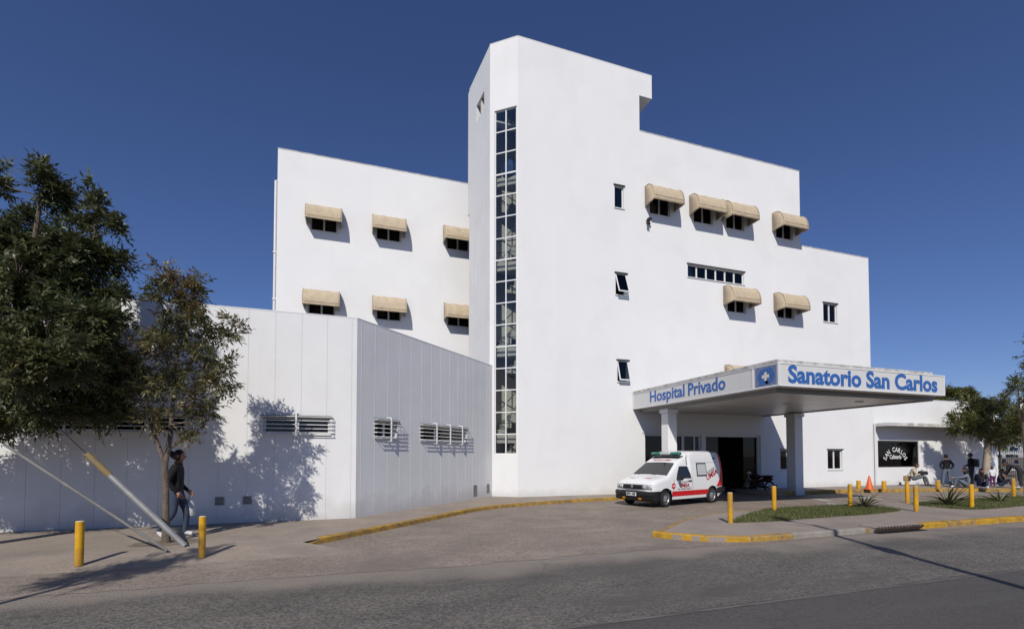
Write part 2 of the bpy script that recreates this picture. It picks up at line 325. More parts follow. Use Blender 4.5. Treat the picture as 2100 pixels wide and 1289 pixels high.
mb.add([(-40, -7.45, 0.1), (-40, -9.15, 0.0), (-6.2, -9.0, 0.0), (-5.7, -8.3, 0.0), (-6.72, -7.45, 0.1)], [(0, 1, 2, 3, 4)])
structure(mb.build('pavement', walk_m))
IB = smooth_path([(-0.12, -8.5), (0.144, -8.40), (2.0, -7.0), (3.7, -6.3), (6.2, -5.88), (8.67, -5.82), (11.75, -5.87), (19.2, -5.46), (60, -5.3)], 0.5)
IFR = smooth_path([(-0.12, -8.52), (0.15, -8.95), (0.62, -9.36), (1.3, -9.62)], 0.12) + [(4.6, -9.58), (6.15, -9.56), (60, -9.5)]
mb = MB(); mb.prism(IFR + IB[::-1][:-1], 0.0, 0.10); structure(mb.build('island_pavement', walk2_m))
KR = smooth_path([(10.4, -1.3), (10.55, -1.85), (12.5, -1.72), (14.86, -1.66), (18.8, -2.3), (22.8, -3.6), (30, -4.9), (48, -6)])
mb = MB(); mb.prism(KR + [(48, 0.5), (10.4, 0.5)], 0.0, 0.15); structure(mb.build('forecourt_pavement', walk2_m))
def kerb(name, path, z1, wd, mats, seg=1.0, gap=0.012, side=1, taper=0):
    """kerb of single stones laid along a path"""
    root = structure(empty(name, T(path[0][0], path[0][1], 0)))
    P = [Vector((p[0], p[1], 0)) for p in path]; L = [0]
    for a, b in zip(P, P[1:]): L.append(L[-1] + (b - a).length)
    def at(s):
        s = min(max(s, 0), L[-1])
        for i in range(len(P) - 1):
            if s <= L[i + 1] + 1e-9:
                t = (s - L[i]) / max(1e-9, L[i + 1] - L[i]); d = (P[i + 1] - P[i]).normalized(); return P[i].lerp(P[i + 1], t), Vector((-d.y, d.x, 0)) * side
    s = 0; k = 0
    while s < L[-1] - 0.1:
        e = min(s + seg * rnd.uniform(0.94, 1.06), L[-1]); sub = max(1, int((e - s) / 0.34)); rows = []
        jz = rnd.uniform(-.006, .006); jo = rnd.uniform(-.006, .008)
        for q in range(sub + 1):
            p, nn = at(s + gap / 2 + (e - s - gap) * q / sub)
            zt = (z1 + jz) * (min(1, 0.35 + (s + (e - s) * q / sub) / taper) if taper else 1)
            o = p - nn * (0.006 + jo * 0); i = p + nn * wd
            rows.append([(o.x, o.y, -0.02), (o.x, o.y, zt - 0.022), (o.x + nn.x * 0.022, o.y + nn.y * 0.022, zt), (i.x, i.y, zt), (i.x, i.y, -0.02)])
        mb = MB(); mb.grid(rows); mb.add(rows[0], [(0, 1, 2, 3, 4)]); mb.add(rows[-1], [(4, 3, 2, 1, 0)])
        mb.build('kerb_stone', mats[k % len(mats)] if isinstance(mats, list) else mats, root); s = e; k += 1
    return root
kerb('pavement_kerb', KL, 0.112, 0.13, kerbyellow_m, 1.0, side=1, taper=0.5)
kerb('island_kerb', IFR[:-3], 0.112, 0.14, [kerbfresh_m], 0.98, side=1)
kerb('island_kerb', [(1.31, -9.624), (4.55, -9.584)], 0.106, 0.14, [kerbyellow_m, kerbgrey_m, kerbgrey_m], 1.05, side=1)
kerb('island_kerb', [(6.2, -9.565), (34, -9.53)], 0.118, 0.17, [kerbfresh_m, kerbyellow_m, kerbfresh_m], 0.98, 0.05, side=1)
kerb('forecourt_kerb', KR, 0.158, 0.13, kerbyellow_m, 1.0, side=1)
# painted edge line on the island and worn white arrows on the drive
mb = MB(); e = [Vector((x, y, 0)) for x, y in IB[:16]]
mb.grid([[(p.x, p.y, 0.104), (p.x + 0.05, p.y - 0.06, 0.104)] for p in e]); structure(mb.build('painted_edge_line', kerbyellow_m))
wp = M('worn_white_paint', (0.24, 0.22, 0.20), 0.85, 0.2, 5.0, col2=(0.66, 0.65, 0.62))
mb = MB()
for a in (((1667, 1021), (1690, 1023), (1712, 1026), (1706, 1028), (1680, 1025), (1664, 1023)), ((1738, 1016), (1775, 1019), (1812, 1022), (1806, 1024), (1770, 1021), (1736, 1018)), ((1697, 1030), (1716, 1032), (1712, 1034), (1695, 1032))):
    q = [onZ(x, y, 0.009) for x, y in a]; mb.add([tuple(p) for p in q], [tuple(range(len(q)))])
structure(mb.build('painted_marking', wp))
# storm drain
dr = tag(empty('storm_drain', T(5.37, -9.62)), 'rusty storm drain grating set into the kerb of the planted island', 'drain')
mb = MB(); mb.box(4.62, 6.14, -9.60, -9.30, 0.102, 0.135); mb.build('cover_slab', kerbgrey_m, dr)
mb = MB(); mb.box(4.62, 6.14, -9.74, -9.60, -0.03, 0.012); mb.build('pit', black_m, dr)
rust_m = M('rusty_iron', (0.10, 0.075, 0.06), 0.9, 0.3, 8)
bar = MB().box(-0.018, 0.018, -0.14, 0.0, 0.0, 0.05).mesh('bar', rust_m)
for i in range(15): inst('bar', bar, dr, T(4.70 + i * 0.098, -9.602, 0.012) @ Matrix.Rotation(R(-38), 4, 'X'))
# ================================================================== HOSPITAL BUILDING
HB = tag(empty('hospital_building'), 'white multi-storey hospital with tall stair tower, low panelled wing and beige window awnings', 'building')
P1 = (-0.897, 0.713); P2 = (-1.121, 3.174)
FAC = FR((0, 0), (1, 0)); CHA = FR(P1, (0.78, -0.62)); FAA = FR(P2, (P1[0] - P2[0], P1[1] - P2[1]))
BK = 5.0; WGY = -4.33; WGX0 = -17.5
BAC = FR((-8.93, BK), (1, 0)); WFR = FR((WGX0, WGY), (1, 0)); W45 = FR((-5.79, WGY), (1, 1))
def part(name, mb, mat, parent=HB, frame=None, smooth=False): return mb.build(name, mat, parent, frame, smooth)
def offs(frame, x=0, y=0, z=0): return frame @ Matrix.Translation((x, y, z))
def window(frame, x0, x1, z0, z1, cols=1, rec=0.07, fw=0.045, flash=True, g=None, open_sash=False, parent=HB, name='window', sash_angle=16):
    mb = MB()
    a, b = rec, rec + 0.05
    mb.box(x0, x0 + fw, a, b, z0, z1); mb.box(x1 - fw, x1, a, b, z0, z1)
    mb.box(x0 + fw, x1 - fw, a, b, z0, z0 + fw); mb.box(x0 + fw, x1 - fw, a, b, z1 - fw, z1)
    cw = (x1 - x0) / cols
    for i in range(1, cols): mb.box(x0 + i * cw - fw * 0.75, x0 + i * cw + fw * 0.75, a - 0.004, b + 0.004, z0 + fw, z1 - fw)
    o = part(name, mb, trim_m, parent, frame)
    for i in range(cols):
        if open_sash: continue
        xa, xb = x0 + i * cw + fw * .8, x0 + (i + 1) * cw - fw * .8
        MB().box(xa, xb, rec + 0.022, rec + 0.028, z0 + fw * .9, z1 - fw * .9).build('pane', g or glass_m, o, frame)
    if open_sash:
        h = z1 - z0 - 0.02; sf = offs(frame, x0, rec - 0.012, z1 - 0.01) @ Matrix.Rotation(R(-sash_angle), 4, 'X')
        W_ = x1 - x0; s = MB(); t = 0.045
        s.box(0.005, t, -0.03, 0, -h, 0); s.box(W_ - t, W_ - 0.005, -0.03, 0, -h, 0); s.box(t, W_ - t, -0.03, 0, -t, 0); s.box(t, W_ - t, -0.03, 0, -h, -h + t)
        s.build('sash', trim_m, o, sf); MB().box(t, W_ - t, -0.018, -0.012, -h + t, -t).build('pane', g or glass_m, o, sf)
    mb = MB().box(x0 - 0.03, x1 + 0.03, -0.035, rec, z0 - 0.035, z0 - 0.002); mb.build('sill', trim_m, o, frame)
    if flash: MB().box(x0 - 0.05, x1 + 0.05, -0.05, 0.03, z1 + 0.002, z1 + 0.035).build('lintel_shadow_strip', dark_m, o, frame)  # shadow line over the window, put in as a dark metal flashing strip
    return o
# --- awnings
piping_m = M('canvas_piping', (0.46, 0.37, 0.255), 0.85, 0.15, 6)
def awning_mesh(wd, D, drop, seed):
    r_ = random.Random(seed); mb = MB()
    prof = [(0.0, 0.0), (0.16, -0.012), (0.30, -0.04), (0.42, -0.115), (0.52, -0.23), (0.59, -0.37), (0.635, -0.52), (0.65, -0.66), (0.662, -0.668), (0.658, -0.75), (0.65, -drop)]
    prof = [(p[0] / 0.65 * D, p[1]) for p in prof]
    nx = 15; rows = []; wr = [r_.uniform(-.012, .012) for _ in range(nx + 1)]
    for j in range(nx + 1):
        u = j / nx; sag = 0.016 * math.sin(math.pi * ((u * 3) % 1.0)) + wr[j] * .5
        rows.append([(u * wd, -p[0] + sag * (0.5 if 0 < i < len(prof) - 2 else 0) + r_.uniform(-.004, .004) * (1 if 0 < j < nx else 0), p[1] - sag * (1 if 0 < i < 7 else 0.2) + r_.uniform(-.006, .006) * (1 if 0 < i else 0)) for i, p in enumerate(prof)])
    mb.grid(rows)
    for x in (0, wd):
        e = rows[0] if x == 0 else rows[-1]; nn = len(e)
        wallp = [(x, -0.002, -drop * (1.02) * k / (nn - 1)) for k in range(nn)]
        mid = [((x + (0.028 if x == 0 else -0.028) * 0), (a[1] + b[1]) / 2 + r_.uniform(-.01, .01), (a[2] + b[2]) / 2) for a, b in zip(e, wallp)]
        mid = [(m[0] + r_.uniform(-.010, .010) * (0 < k < nn - 1), m[1], m[2]) for k, m in enumerate(mid)]
        mb.grid([list(e), mid, wallp] if x else [wallp, mid, list(e)])
    return mb.mesh('awning', canvas_m, 26)
def awning(frame, x, ztop, wd=1.48, D=0.65, drop=0.83, seed=1):
    o = inst('awning', awning_mesh(wd, D, drop, seed), HB, offs(frame, x, 0, ztop))
    s = o.modifiers.new('thick', 'SOLIDIFY'); s.thickness = 0.006
    f = MB(); f.tube([(0.02, -0.01, -drop), (0.02, -D + 0.01, -drop + 0.02), (wd - 0.02, -D + 0.01, -drop + 0.02), (wd - 0.02, -0.01, -drop)], 0.011, 6)
    f.tube([(0.02, -0.01, -0.03), (0.02, -D * .62, -0.22), (0.02, -D + 0.01, -drop + 0.02)], 0.009, 6); f.tube([(wd - 0.02, -0.01, -0.03), (wd - 0.02, -D * .62, -0.22), (wd - 0.02, -D + 0.01, -drop + 0.02)], 0.009, 6)
    f.build('awning_frame', pipe_m, o, offs(frame, x, 0, ztop))
    pf = [(0.0, 0.0), (0.16, -0.012), (0.30, -0.04), (0.42, -0.115), (0.52, -0.23), (0.59, -0.37), (0.635, -0.52), (0.65, -0.66), (0.655, -drop)]; k = D / .65; g = MB()
    for xx in (0.0, wd): g.tube([(xx, -p[0] * k - .004, p[1] + .003) for p in pf], 0.010, 5)
    g.tube([(0, -D - .014, -0.664), (wd, -D - .014, -0.664)], 0.008, 5); g.tube([(0, -D - .006, -drop), (wd, -D - .006, -drop)], 0.007, 5)
    g.build('piping', piping_m, o, offs(frame, x, 0, ztop)); return o
# --- main facade
fh = []
AWF = [(5.63, 12.87), (7.87, 12.87), (9.62, 12.87), (12.52, 12.87), (9.64, 9.12), (12.53, 9.12), (9.66, 5.62)]
for x, z in AWF: fh.append((x + 0.24, x + 1.26, z - 1.09, z - 0.28))
single = [(4.19, 4.62, 11.76, 12.68), (4.21, 4.72, 8.17, 9.06), (4.27, 4.78, 4.62, 5.50)]
strip6 = (7.76, 10.83, 9.33, 9.89); dbl = [(15.65, 16.57, 8.11, 9.03), (12.79, 13.78, 0.98, 1.92), (15.75, 16.72, 0.97, 1.93)]
doors = [(5.53, 8.35, 0.0, 2.53), (8.60, 11.60, 0.0, 2.53)]
fh += single + [strip6] + dbl + doors
XT, XH, XM, XE = 5.40, 6.02, 14.26, 18.82; ZT, ZH, ZM, ZE = 17.71, 16.72, 15.2, 11.61
part('facade_wall', holed(0, XE, 0, ZT, fh, 0.22, [(0, XT, 0, ZH), (0, XH, ZH, ZT), (XT, XM, 0, ZM), (XM, XE, 0, ZE)]), wall_m, HB, FAC)
for x, z in AWF: window(FAC, x + 0.24, x + 1.26, z - 1.09, z - 0.28, 2, flash=False)
for i, (x, z) in enumerate(AWF): awning(FAC, x, z, seed=10 + i)
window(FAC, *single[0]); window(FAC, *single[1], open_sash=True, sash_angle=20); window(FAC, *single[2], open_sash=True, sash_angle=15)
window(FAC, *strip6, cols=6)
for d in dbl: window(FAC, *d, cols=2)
cur_m = M('curtain_cloth', (0.40, 0.39, 0.33), 0.9, 0.15, 9, stretch=(1, 1, 0.1))
for d in dbl:
    mb = MB(); n = 26; mb.grid([[(d[0] + (d[1] - d[0]) * k / n, 0.30 + 0.02 * math.sin(k * 1.9), z) for k in range(n + 1)] for z in (d[2] - .05, d[3] + .05)])
    part('curtain', mb, cur_m, HB, FAC)
# coping strips where the parapets have weathered
for a, b, z in ((XT, XM, ZM), (XM, XE, ZE)):
    part('coping', MB().box(a + 0.003, b + 0.006, -0.012, 0.235, z + 0.001, z + 0.03), parapet_m, HB, FAC)
part('coping', MB().box(0.02, XH + 0.006, -0.006, 0.235, ZT + 0.001, ZT + 0.022), wall_m, HB, FAC)
# entrance glazing
for (a, b, c, d), cols in ((doors[0], (5.53, 7.40, 7.52, 8.35)), (doors[1], None)):
    f = MB(); f.box(a, a + 0.06, 0.06, 0.14, 0.1, d); f.box(b - 0.06, b, 0.06, 0.14, 0.1, d); f.box(a + .06, b - .06, 0.06, 0.14, d - 0.07, d)
    if cols: f.box(cols[1], cols[2], 0.05, 0.15, 0.1, d - 0.07); f.box(8.02, 8.08, 0.055, 0.145, 0.1, d - .07); f.box(a + .06, cols[1], 0.06, 0.14, 0.1, 0.2)
    o = part('entrance_frame', f, trim_m, HB, FAC)
    if cols:
        for p, q in ((a + .06, 7.40), (7.52, 8.02), (8.08, b - .06)): MB().box(p, q, 0.095, 0.105, 0.1, d - .07).build('pane', door_glass_m, o, FAC)
        MB().box(5.62, 6.15, 0.088, 0.092, 1.02, 1.09).build('blue_strip', blue_m, o, FAC)
    else:
        for p, q in ((8.68, 9.40), (10.80, 11.53)):
            MB().box(p, q, 0.16, 0.17, 0.1, d - .07).build('pane', door_glass_m, o, FAC)
part('door_surround', MB().box(5.40, 11.78, -0.03, 0.0, 2.56, 2.66).box(8.38, 8.57, -0.028, -0.001, 0.1, 2.56).box(11.62, 11.76, -0.028, -0.001, 0.1, 2.56), trim_m, HB, FAC)
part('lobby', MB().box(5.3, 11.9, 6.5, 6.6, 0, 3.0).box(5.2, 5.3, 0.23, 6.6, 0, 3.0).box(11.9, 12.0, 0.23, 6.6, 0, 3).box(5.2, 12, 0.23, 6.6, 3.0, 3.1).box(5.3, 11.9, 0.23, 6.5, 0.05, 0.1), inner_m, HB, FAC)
# rooms behind the upper windows, their darkness put into near-black lining and floors
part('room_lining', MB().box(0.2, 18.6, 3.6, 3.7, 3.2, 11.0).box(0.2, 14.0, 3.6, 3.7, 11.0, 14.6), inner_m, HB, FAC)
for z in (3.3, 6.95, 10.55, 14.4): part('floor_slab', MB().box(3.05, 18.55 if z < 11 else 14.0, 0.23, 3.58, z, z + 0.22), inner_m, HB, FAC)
# hidden walls and roofs that close the volume
part('side_wall', MB().box(XE - 0.2, XE, 0.222, 9, 0, ZE), wall_m)
part('side_wall', MB().box(XM - 0.2, XM, 0.222, 9, ZE - 0.3, ZM), wall_m)
part('tower_side_wall', MB().box(XT - 0.2, XT, 0.222, 3.3, ZM - 0.4, ZH + 0.3), wall_m)
part('tower_side_wall', MB().box(XH - 0.2, XH, 0.222, 3.3, ZH, ZT), wall_m)
part('tower_soffit', MB().box(XT - 0.01, XH - 0.2, 0.222, 3.3, ZH + 0.002, ZH + 0.15), wall_m)
part('tower_rear_wall', MB().box(-1.1, XH, 3.302, 3.5, ZM - 3, ZT), wall_m)
part('rear_wall', MB().box(-1.0, XE, 9.002, 9.2, 0, ZE).box(-1.0, XM, 9.002, 9.2, ZE, ZM), wall_m)
part('roof', MB().box(XM - .1, XE - .2, 0.23, 9, ZE - 0.5, ZE - 0.35), roof_m); part('roof', MB().box(3.0, XM - .2, 0.23, 9, ZM - 0.5, ZM - 0.35), roof_m)
part('roof', MB().prism([(-0.85, 0.95), (0.2, 0.25), (XH - .2, 0.25), (XH - .2, 3.3), (-1.0, 3.3)], ZT - 0.5, ZT - 0.35), roof_m)
# cctv camera
cc = part('security_camera', MB().box(5.69, 5.77, -0.02, 0, 11.30, 11.46).tube([(5.73, -0.02, 11.40), (5.73, -0.10, 11.42)], 0.02, 8).box(5.66, 5.80, -0.24, -0.08, 11.38, 11.48).tube([(5.72, -0.1, 11.34), (5.68, -0.22, 11.22)], [0.05, 0.06], 10), dark_m, HB, FAC)
# --- stair tower
SX0, SX1, SZ0, SZ1 = 0.193, 1.105, 1.69, 15.0
part('tower_chamfer_wall', holed(0, 1.15, 0, ZT, [(SX0, SX1, SZ0, SZ1)], 0.15), wall_m, HB, CHA)
part('coping', MB().box(-0.01, 1.14, -0.006, 0.16, ZT + 0.001, ZT + 0.02), wall_m, HB, CHA)
rows_z = [SZ1 - 0.8365 * i for i in range(16)] + [SZ0]
f = MB()
for x in (SX0, (SX0 + SX1) / 2 - 0.02, SX1 - 0.04): f.box(x, x + 0.04, 0.045, 0.095, SZ0, SZ1)
for i, z in enumerate(rows_z):
    t = 0.055 if i in (3, 7, 11) else 0.04
    for a, b in ((SX0 + .04, (SX0 + SX1) / 2 - .02), ((SX0 + SX1) / 2 + .02, SX1 - .04)): f.box(a, b, 0.05, 0.09, max(SZ0, z - t / 2) if i else z - t, min(SZ1, z + t / 2) if i < 16 else z + t)
st = part('stair_window', f, trim_m, HB, CHA)
for i in range(16):
    for a, b in ((SX0 + .04, (SX0 + SX1) / 2 - .02), ((SX0 + SX1) / 2 + .02, SX1 - .04)):
        ti = R(rnd.uniform(-.35, .35)); MB().box(a, b, 0.066, 0.072, rows_z[i + 1] + .02, rows_z[i] - .02).build('pane', clear_m, st, CHA)
part('stairwell_wall', MB().box(-0.95, 3.0, 1.80, 1.92, 0, 17).box(2.9, 3.0, 0.23, 1.79, 0, 17), stairwall_m)
for z in (12.49, 9.14, 5.80, 2.45):
    part('stair_landing', MB().prism([(-0.70, 0.90), (0.18, 0.235), (2.88, 0.235), (2.88, 1.0), (-0.86, 1.0)], z - 0.33, z), stair_m)
    mb = MB(); ns = 16; za = z - 3.34
    for k in range(ns):
        xa = -0.5 + 3.2 * k / ns; xb = xa + 3.2 / ns; zz = za + 3.3 * (k + 1) / ns; mb.box(xa, xb, 1.05, 1.78, zz - 0.34, zz)
    mb.build('stair_flight', stair_m, HB)
    mb = MB(); zz = z
    mb.tube([(-0.62, 0.98, zz + 0.9), (0.30, 0.40, zz + 0.9)], 0.02, 6); mb.tube([(-0.62, 0.98, zz + 0.45), (0.30, 0.40, zz + 0.45)], 0.012, 6); mb.tube([(0.30, 0.40, zz), (0.30, 0.40, zz + 0.9)], 0.02, 6); mb.tube([(-0.62, 0.98, zz), (-0.62, 0.98, zz + 0.9)], 0.02, 6)
    mb.tube([(-0.4, 1.03, za + 0.95), (2.6, 1.03, z + 0.85)], 0.02, 6)
    mb.build('handrail', dark_m, HB)
part('stair_floor', MB().box(-0.8, 2.88, 0.95, 3.0, 0.08, 0.16), stair_m)
bluecl = M('blue_sheet', (0.02, 0.06, 0.22), 0.6, 0.3, 6)
part('stored_bundle', MB().lathe([(0.05, 12.5), (0.26, 12.52), (0.30, 12.8), (0.2, 13.1), (0.02, 13.25)], 9, mat=T(-0.12, 0.62)), bluecl)
part('shelf', MB().box(-0.68, 0.2, 0.62, 0.98, 14.62, 14.68), trim_m); part('shelf_box', MB().box(-0.3, -0.05, 0.66, 0.9, 14.69, 14.86).box(0.0, 0.15, 0.64, 0.86, 14.69, 14.8), M('pale_green_box', (0.30, 0.42, 0.22), 0.8, 0.2))
# tower side made of narrow precast strips
LA = math.hypot(P1[0] - P2[0], P1[1] - P2[1]); aw = (0.90, 1.83, 15.62, 16.33)
def panel_wall(frame, x0, x1, z1, joints, holes, gap=0.012, th=0.024, name='wall_panel', depth=0.2, z0=0.0):
    js = [x0] + [j for j in joints if x0 + .05 < j < x1 - .05] + [x1]
    for a, b in zip(js, js[1:]):
        a2 = a + (gap / 2 if a > x0 else 0); b2 = b - (gap / 2 if b < x1 else 0)
        hs = [h for h in holes if h[0] < b2 and h[1] > a2]
        if any(h[0] <= a2 and h[1] >= b2 for h in hs):     # panel interrupted by a window: one piece below, one above
            h = [h for h in hs if h[0] <= a2 and h[1] >= b2][0]
            part(name, holed(a2, b2, z0, h[2], [], th), panel_m, HB, frame); part(name, holed(a2, b2, h[3], z1, [], th), panel_m, HB, frame)
        else: part(name, holed(a2, b2, z0, z1, hs, th), panel_m, HB, frame)
    part('panel_backing', holed(x0 + .001, x1 - .001, z0, z1 - .004, holes, depth), backing_m, HB, offs(frame, 0, th + 0.001, 0))
panel_wall(FAA, 0, LA, ZT, [0.45 * i for i in range(1, 6)], [aw], gap=0.006, th=0.01, depth=0.25)
mb = MB()
for k in range(1, 4): mb.box(aw[0] + 0.23 * k - .02, aw[0] + 0.23 * k + .02, 0.12, 0.20, aw[2], aw[3])
tw = part('window', mb, trim_m, HB, FAA)
MB().box(aw[0], aw[1], 0.20, 0.206, aw[2], aw[3]).build('pane', glass_m, tw, FAA)
# --- low wing
ZW = 5.07; L45 = 7.02
jf = [-5.79 - WGX0 - 0.12 - 0.5735 * i for i in range(21)][::-1]
wf = [(-7.87 - WGX0, -6.41 - WGX0, 2.17, 2.57), (-12.2 - WGX0, -9.45 - WGX0, 2.17, 2.57)]
w4 = [(0.66, 1.56, 2.12, 2.58), (2.60, 5.20, 2.10, 2.56)]
panel_wall(WFR, 0, -5.79 - WGX0, ZW, jf, wf, gap=0.004, th=0.007)
J45 = [0.16 + 0.497 * i for i in range(14)]
panel_wall(W45, 0.0, L45, ZW, J45, w4, gap=0.004, th=0.007)
def joint_strips(frame, js, z1, holes, w_=0.010, p_=0.004):
    for j in js:
        hs = sorted([h for h in holes if h[0] - .02 < j < h[1] + .02], key=lambda h: h[2]); z = 0.0
        for h in hs + [(0, 0, z1 - .01, 0)]:
            part('joint_strip', MB().box(j - w_ / 2, j + w_ / 2, -p_, 0.003, z, h[2] - (0.04 if h[3] else 0)), panel_m, HB, frame); z = h[3] + .04
joint_strips(W45, J45, ZW, w4)
part('coping', MB().box(0, -5.80 - WGX0, -0.005, 0.22, ZW + .001, ZW + .025), panel_m, HB, WFR)
part('coping', MB().box(0.0, L45, -0.005, 0.22, ZW + .001, ZW + .022), panel_m, HB, W45)
def grille(frame, h, posts):
    x0, x1, z0, z1 = h; y = -0.13
    mb = MB()
    for p in posts: mb.box(p - .018, p + .018, y - .022, y + .008, z0 - 0.10, z1 + 0.09); mb.box(p - .018, p + .018, y, 0.0, z0 - 0.10, z0 - 0.07); mb.box(p - .018, p + .018, y, 0.0, z1 + 0.06, z1 + 0.09)
    o = part('window_grille', mb, trim_m, HB, frame)
    b = MB(); b.tube([(x0 - .05, 0, 0), (x0 - .05, y, 0), (x1 + .07, y, 0), (x1 + .07, 0, 0)], 0.011, 6); me = b.mesh('bar', trim_m)
    for k in range(5): inst('bar', me, o, offs(frame, 0, 0, z0 + 0.02 + (z1 - z0 - .02) * k / 4))
    return o
for fr, h, cols, posts in ((WFR, wf[0], 2, [wf[0][0] + .72]), (WFR, wf[1], 4, [wf[1][0] + .65, wf[1][0] + 1.4, wf[1][0] + 2.1]), (W45, w4[0], 2, [1.15]), (W45, w4[1], 3, [3.25, 4.0, 4.72])):
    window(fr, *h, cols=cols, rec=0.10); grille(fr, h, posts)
vent_m = M('vent_grey', (0.42, 0.42, 0.41), 0.6, 0.1)
for fr, x, z, w_, h_ in ((WFR, -8.83 - WGX0, 0.515, 0.19, 0.195), (WFR, -8.27 - WGX0, 0.518, 0.2, 0.19), (W45, 6.58, 0.28, 0.22, 0.30), (W45, 5.62, 0.24, 0.26, 0.36)):
    v = part('vent_cover', MB().box(x, x + w_, -0.02, -0.001, z, z + h_), vent_m, HB, fr)
    sl_ = MB().box(0.015, w_ - 0.015, -0.03, -0.02, 0, 0.012).mesh('slat', dark_m)
    for k in range(6): inst('slat', sl_, v, offs(fr, x, 0, z + 0.02 + (h_ - 0.05) * k / 5))
part('roof', MB().prism([(WGX0 + .1, WGY + .25), (-5.9, WGY + .25), (-1.05, 0.78), (-1.2, BK - .02), (WGX0 + .1, BK - .02)], ZW - .42, ZW - .3), roof_m)
part('side_wall', MB().box(WGX0 - .2, WGX0 - .001, WGY + .002, BK + .2, 0, ZW), wall_m)
part('inner_partition', MB().box(WGX0, -1.3, 1.5, 1.6, 0, 4.6), inner_m)
# --- rear block
ZK = 14.55; bh = []
BX = [(-7.80, 12.30), (-5.10, 12.29), (-1.93, 12.30), (-7.86, 8.68), (-5.07, 8.69), (-1.88, 8.69)]
for x, z in BX: bh.append((x + 0.17 + 8.93, x + 1.24 + 8.93, z - 1.01, z - 0.25))
part('rear_block_wall', holed(0, 8.6, 0, ZK, bh, 0.22), wall_m, HB, BAC)
for h in bh: window(BAC, *h, cols=2, flash=False)
for i, (x, z) in enumerate(BX): awning(BAC, x + 8.93, z, wd=1.44, D=0.62, drop=0.78, seed=30 + i)
part('rear_block_wall', holed(WGX0 + 8.93, -0.001, 0, ZW, [], 0.2), wall_m, HB, BAC)
part('coping', MB().box(-0.004, 8.6, -0.012, 0.235, ZK + .001, ZK + .03), parapet_m, HB, BAC)
part('side_wall', MB().box(-8.93, -8.73, BK + .222, 14, 0, ZK), wall_m); part('rear_wall', MB().box(-8.93, -1, 14.001, 14.2, 0, ZK), wall_m)
part('roof', MB().box(-8.72, -0.3, BK + .23, 14, ZK - .5, ZK - .35), roof_m); part('room_lining', MB().box(-8.7, -0.35, 8.2, 8.3, 0, 14).box(-0.36, -0.26, BK + .23, 8.2, 0, 14), inner_m)
for z in (5.2, 9.0): part('floor_slab', MB().box(-8.7, -0.37, BK + .23, 8.18, z, z + .22), inner_m)
part('downpipe', MB().tube([(-8.86, BK + .3, 13.35), (-9.03, BK + .3, 13.3), (-9.03, BK + .3, 5.0)], 0.055, 10).box(-9.1, -8.935, BK + .23, BK + .37, 10.2, 10.26).box(-9.1, -8.935, BK + .23, BK + .37, 8.2, 8.26), pipe_m, smooth=True)
# ================================================================== CAFETERIA ANNEX
AX0, AX1, ZA = 18.83, float(onY(2046, 930, 0)[0]), 4.58
AN = tag(empty('cafeteria_annex', T(AX0, 0)), 'low white cafeteria annex with black lettered window beyond the entrance canopy', 'building')
AF = FR((0, 0), (1, 0)); cw_ = (19.2, 22.26, 1.05, 2.40)
MB().add(*(lambda m: (m.v, m.f))(holed(AX0, AX1, 0, ZA, [cw_], 0.2))).build('wall', wall_m, AN, AF)
MB().box(AX0 + .05, AX1 + .02, -0.012, 0.22, ZA + .001, ZA + .03).build('coping', parapet_m, AN)
MB().box(AX1 - .2, AX1, 0.201, 8, 0, ZA).build('side_wall', wall_m, AN); MB().box(AX0 + .2, AX1 - .2, 0.21, 8, ZA - .5, ZA - .35).build('roof', roof_m, AN)
MB().box(AX0, AX1, 8.001, 8.2, 0, ZA).build('rear_wall', wall_m, AN); MB().box(AX0 + .1, AX1 - .2, 3.0, 3.1, 0, 4.0).build('inner_partition', inner_m, AN)
MB().box(18.95, 27.2, -0.72, -0.001, 3.10, 3.26).build('ledge', parapet_m, AN)
cf = MB(); cf.box(cw_[0], cw_[0] + .05, 0.04, 0.1, cw_[2], cw_[3]); cf.box(cw_[1] - .05, cw_[1], 0.04, 0.1, cw_[2], cw_[3]); cf.box(cw_[0] + .05, cw_[1] - .05, 0.04, 0.1, cw_[2], cw_[2] + .05); cf.box(cw_[0] + .05, cw_[1] - .05, 0.04, 0.1, cw_[3] - .08, cw_[3])
cf = cf.build('shop_window', dark_m, AN)
for a, b in ((19.25, 20.4), (20.43, 22.21)): MB().box(a, b, 0.06, 0.07, cw_[2] + .05, cw_[3] - .08).build('pane', door_glass_m, cf)
white_m = M('white_lettering', (0.82, 0.82, 0.80), 0.5, 0.02)
def arc_text(name, txt, parent, frame, cx_, cz_, rad, a0, a1, size, mat):
    vs = []; fs = []
    for i, ch in enumerate(txt):
        if ch == ' ': continue
        a = a0 + (a1 - a0) * i / (len(txt) - 1)
        me = text_obj_mesh(ch, 0.012, 0.03); lo = min(v.co.x for v in me.vertices); hi = max(v.co.x for v in me.vertices); b = len(vs)
        for v in me.vertices:
            x = (v.co.x - (lo + hi) / 2) * size * 0.95; z = v.co.y * size * 1.15
            vs.append((cx_ + (rad + z) * math.sin(a) + x * math.cos(a), -v.co.z * 0.1 - 0.004, cz_ + (rad + z) * math.cos(a) - x * math.sin(a)))
        fs += [tuple(b + k for k in p.vertices) for p in me.polygons]; bpy.data.meshes.remove(me)
    return MB().add(vs, fs).build(name, mat, parent, frame)
GF = offs(AF, 0, 0.055, 0)
arc_text('lettering', 'SAN', cf, GF, 20.55, 1.08, 0.76, R(-62), R(-35), 0.29, white_m)
arc_text('lettering', 'CARLOS', cf, GF, 20.55, 1.08, 0.76, R(-8), R(62), 0.29, white_m)
lettering('lettering', 'Cafeteria', cf, GF, 20.12, 20.98, 1.47, 1.69, white_m, 0.012)
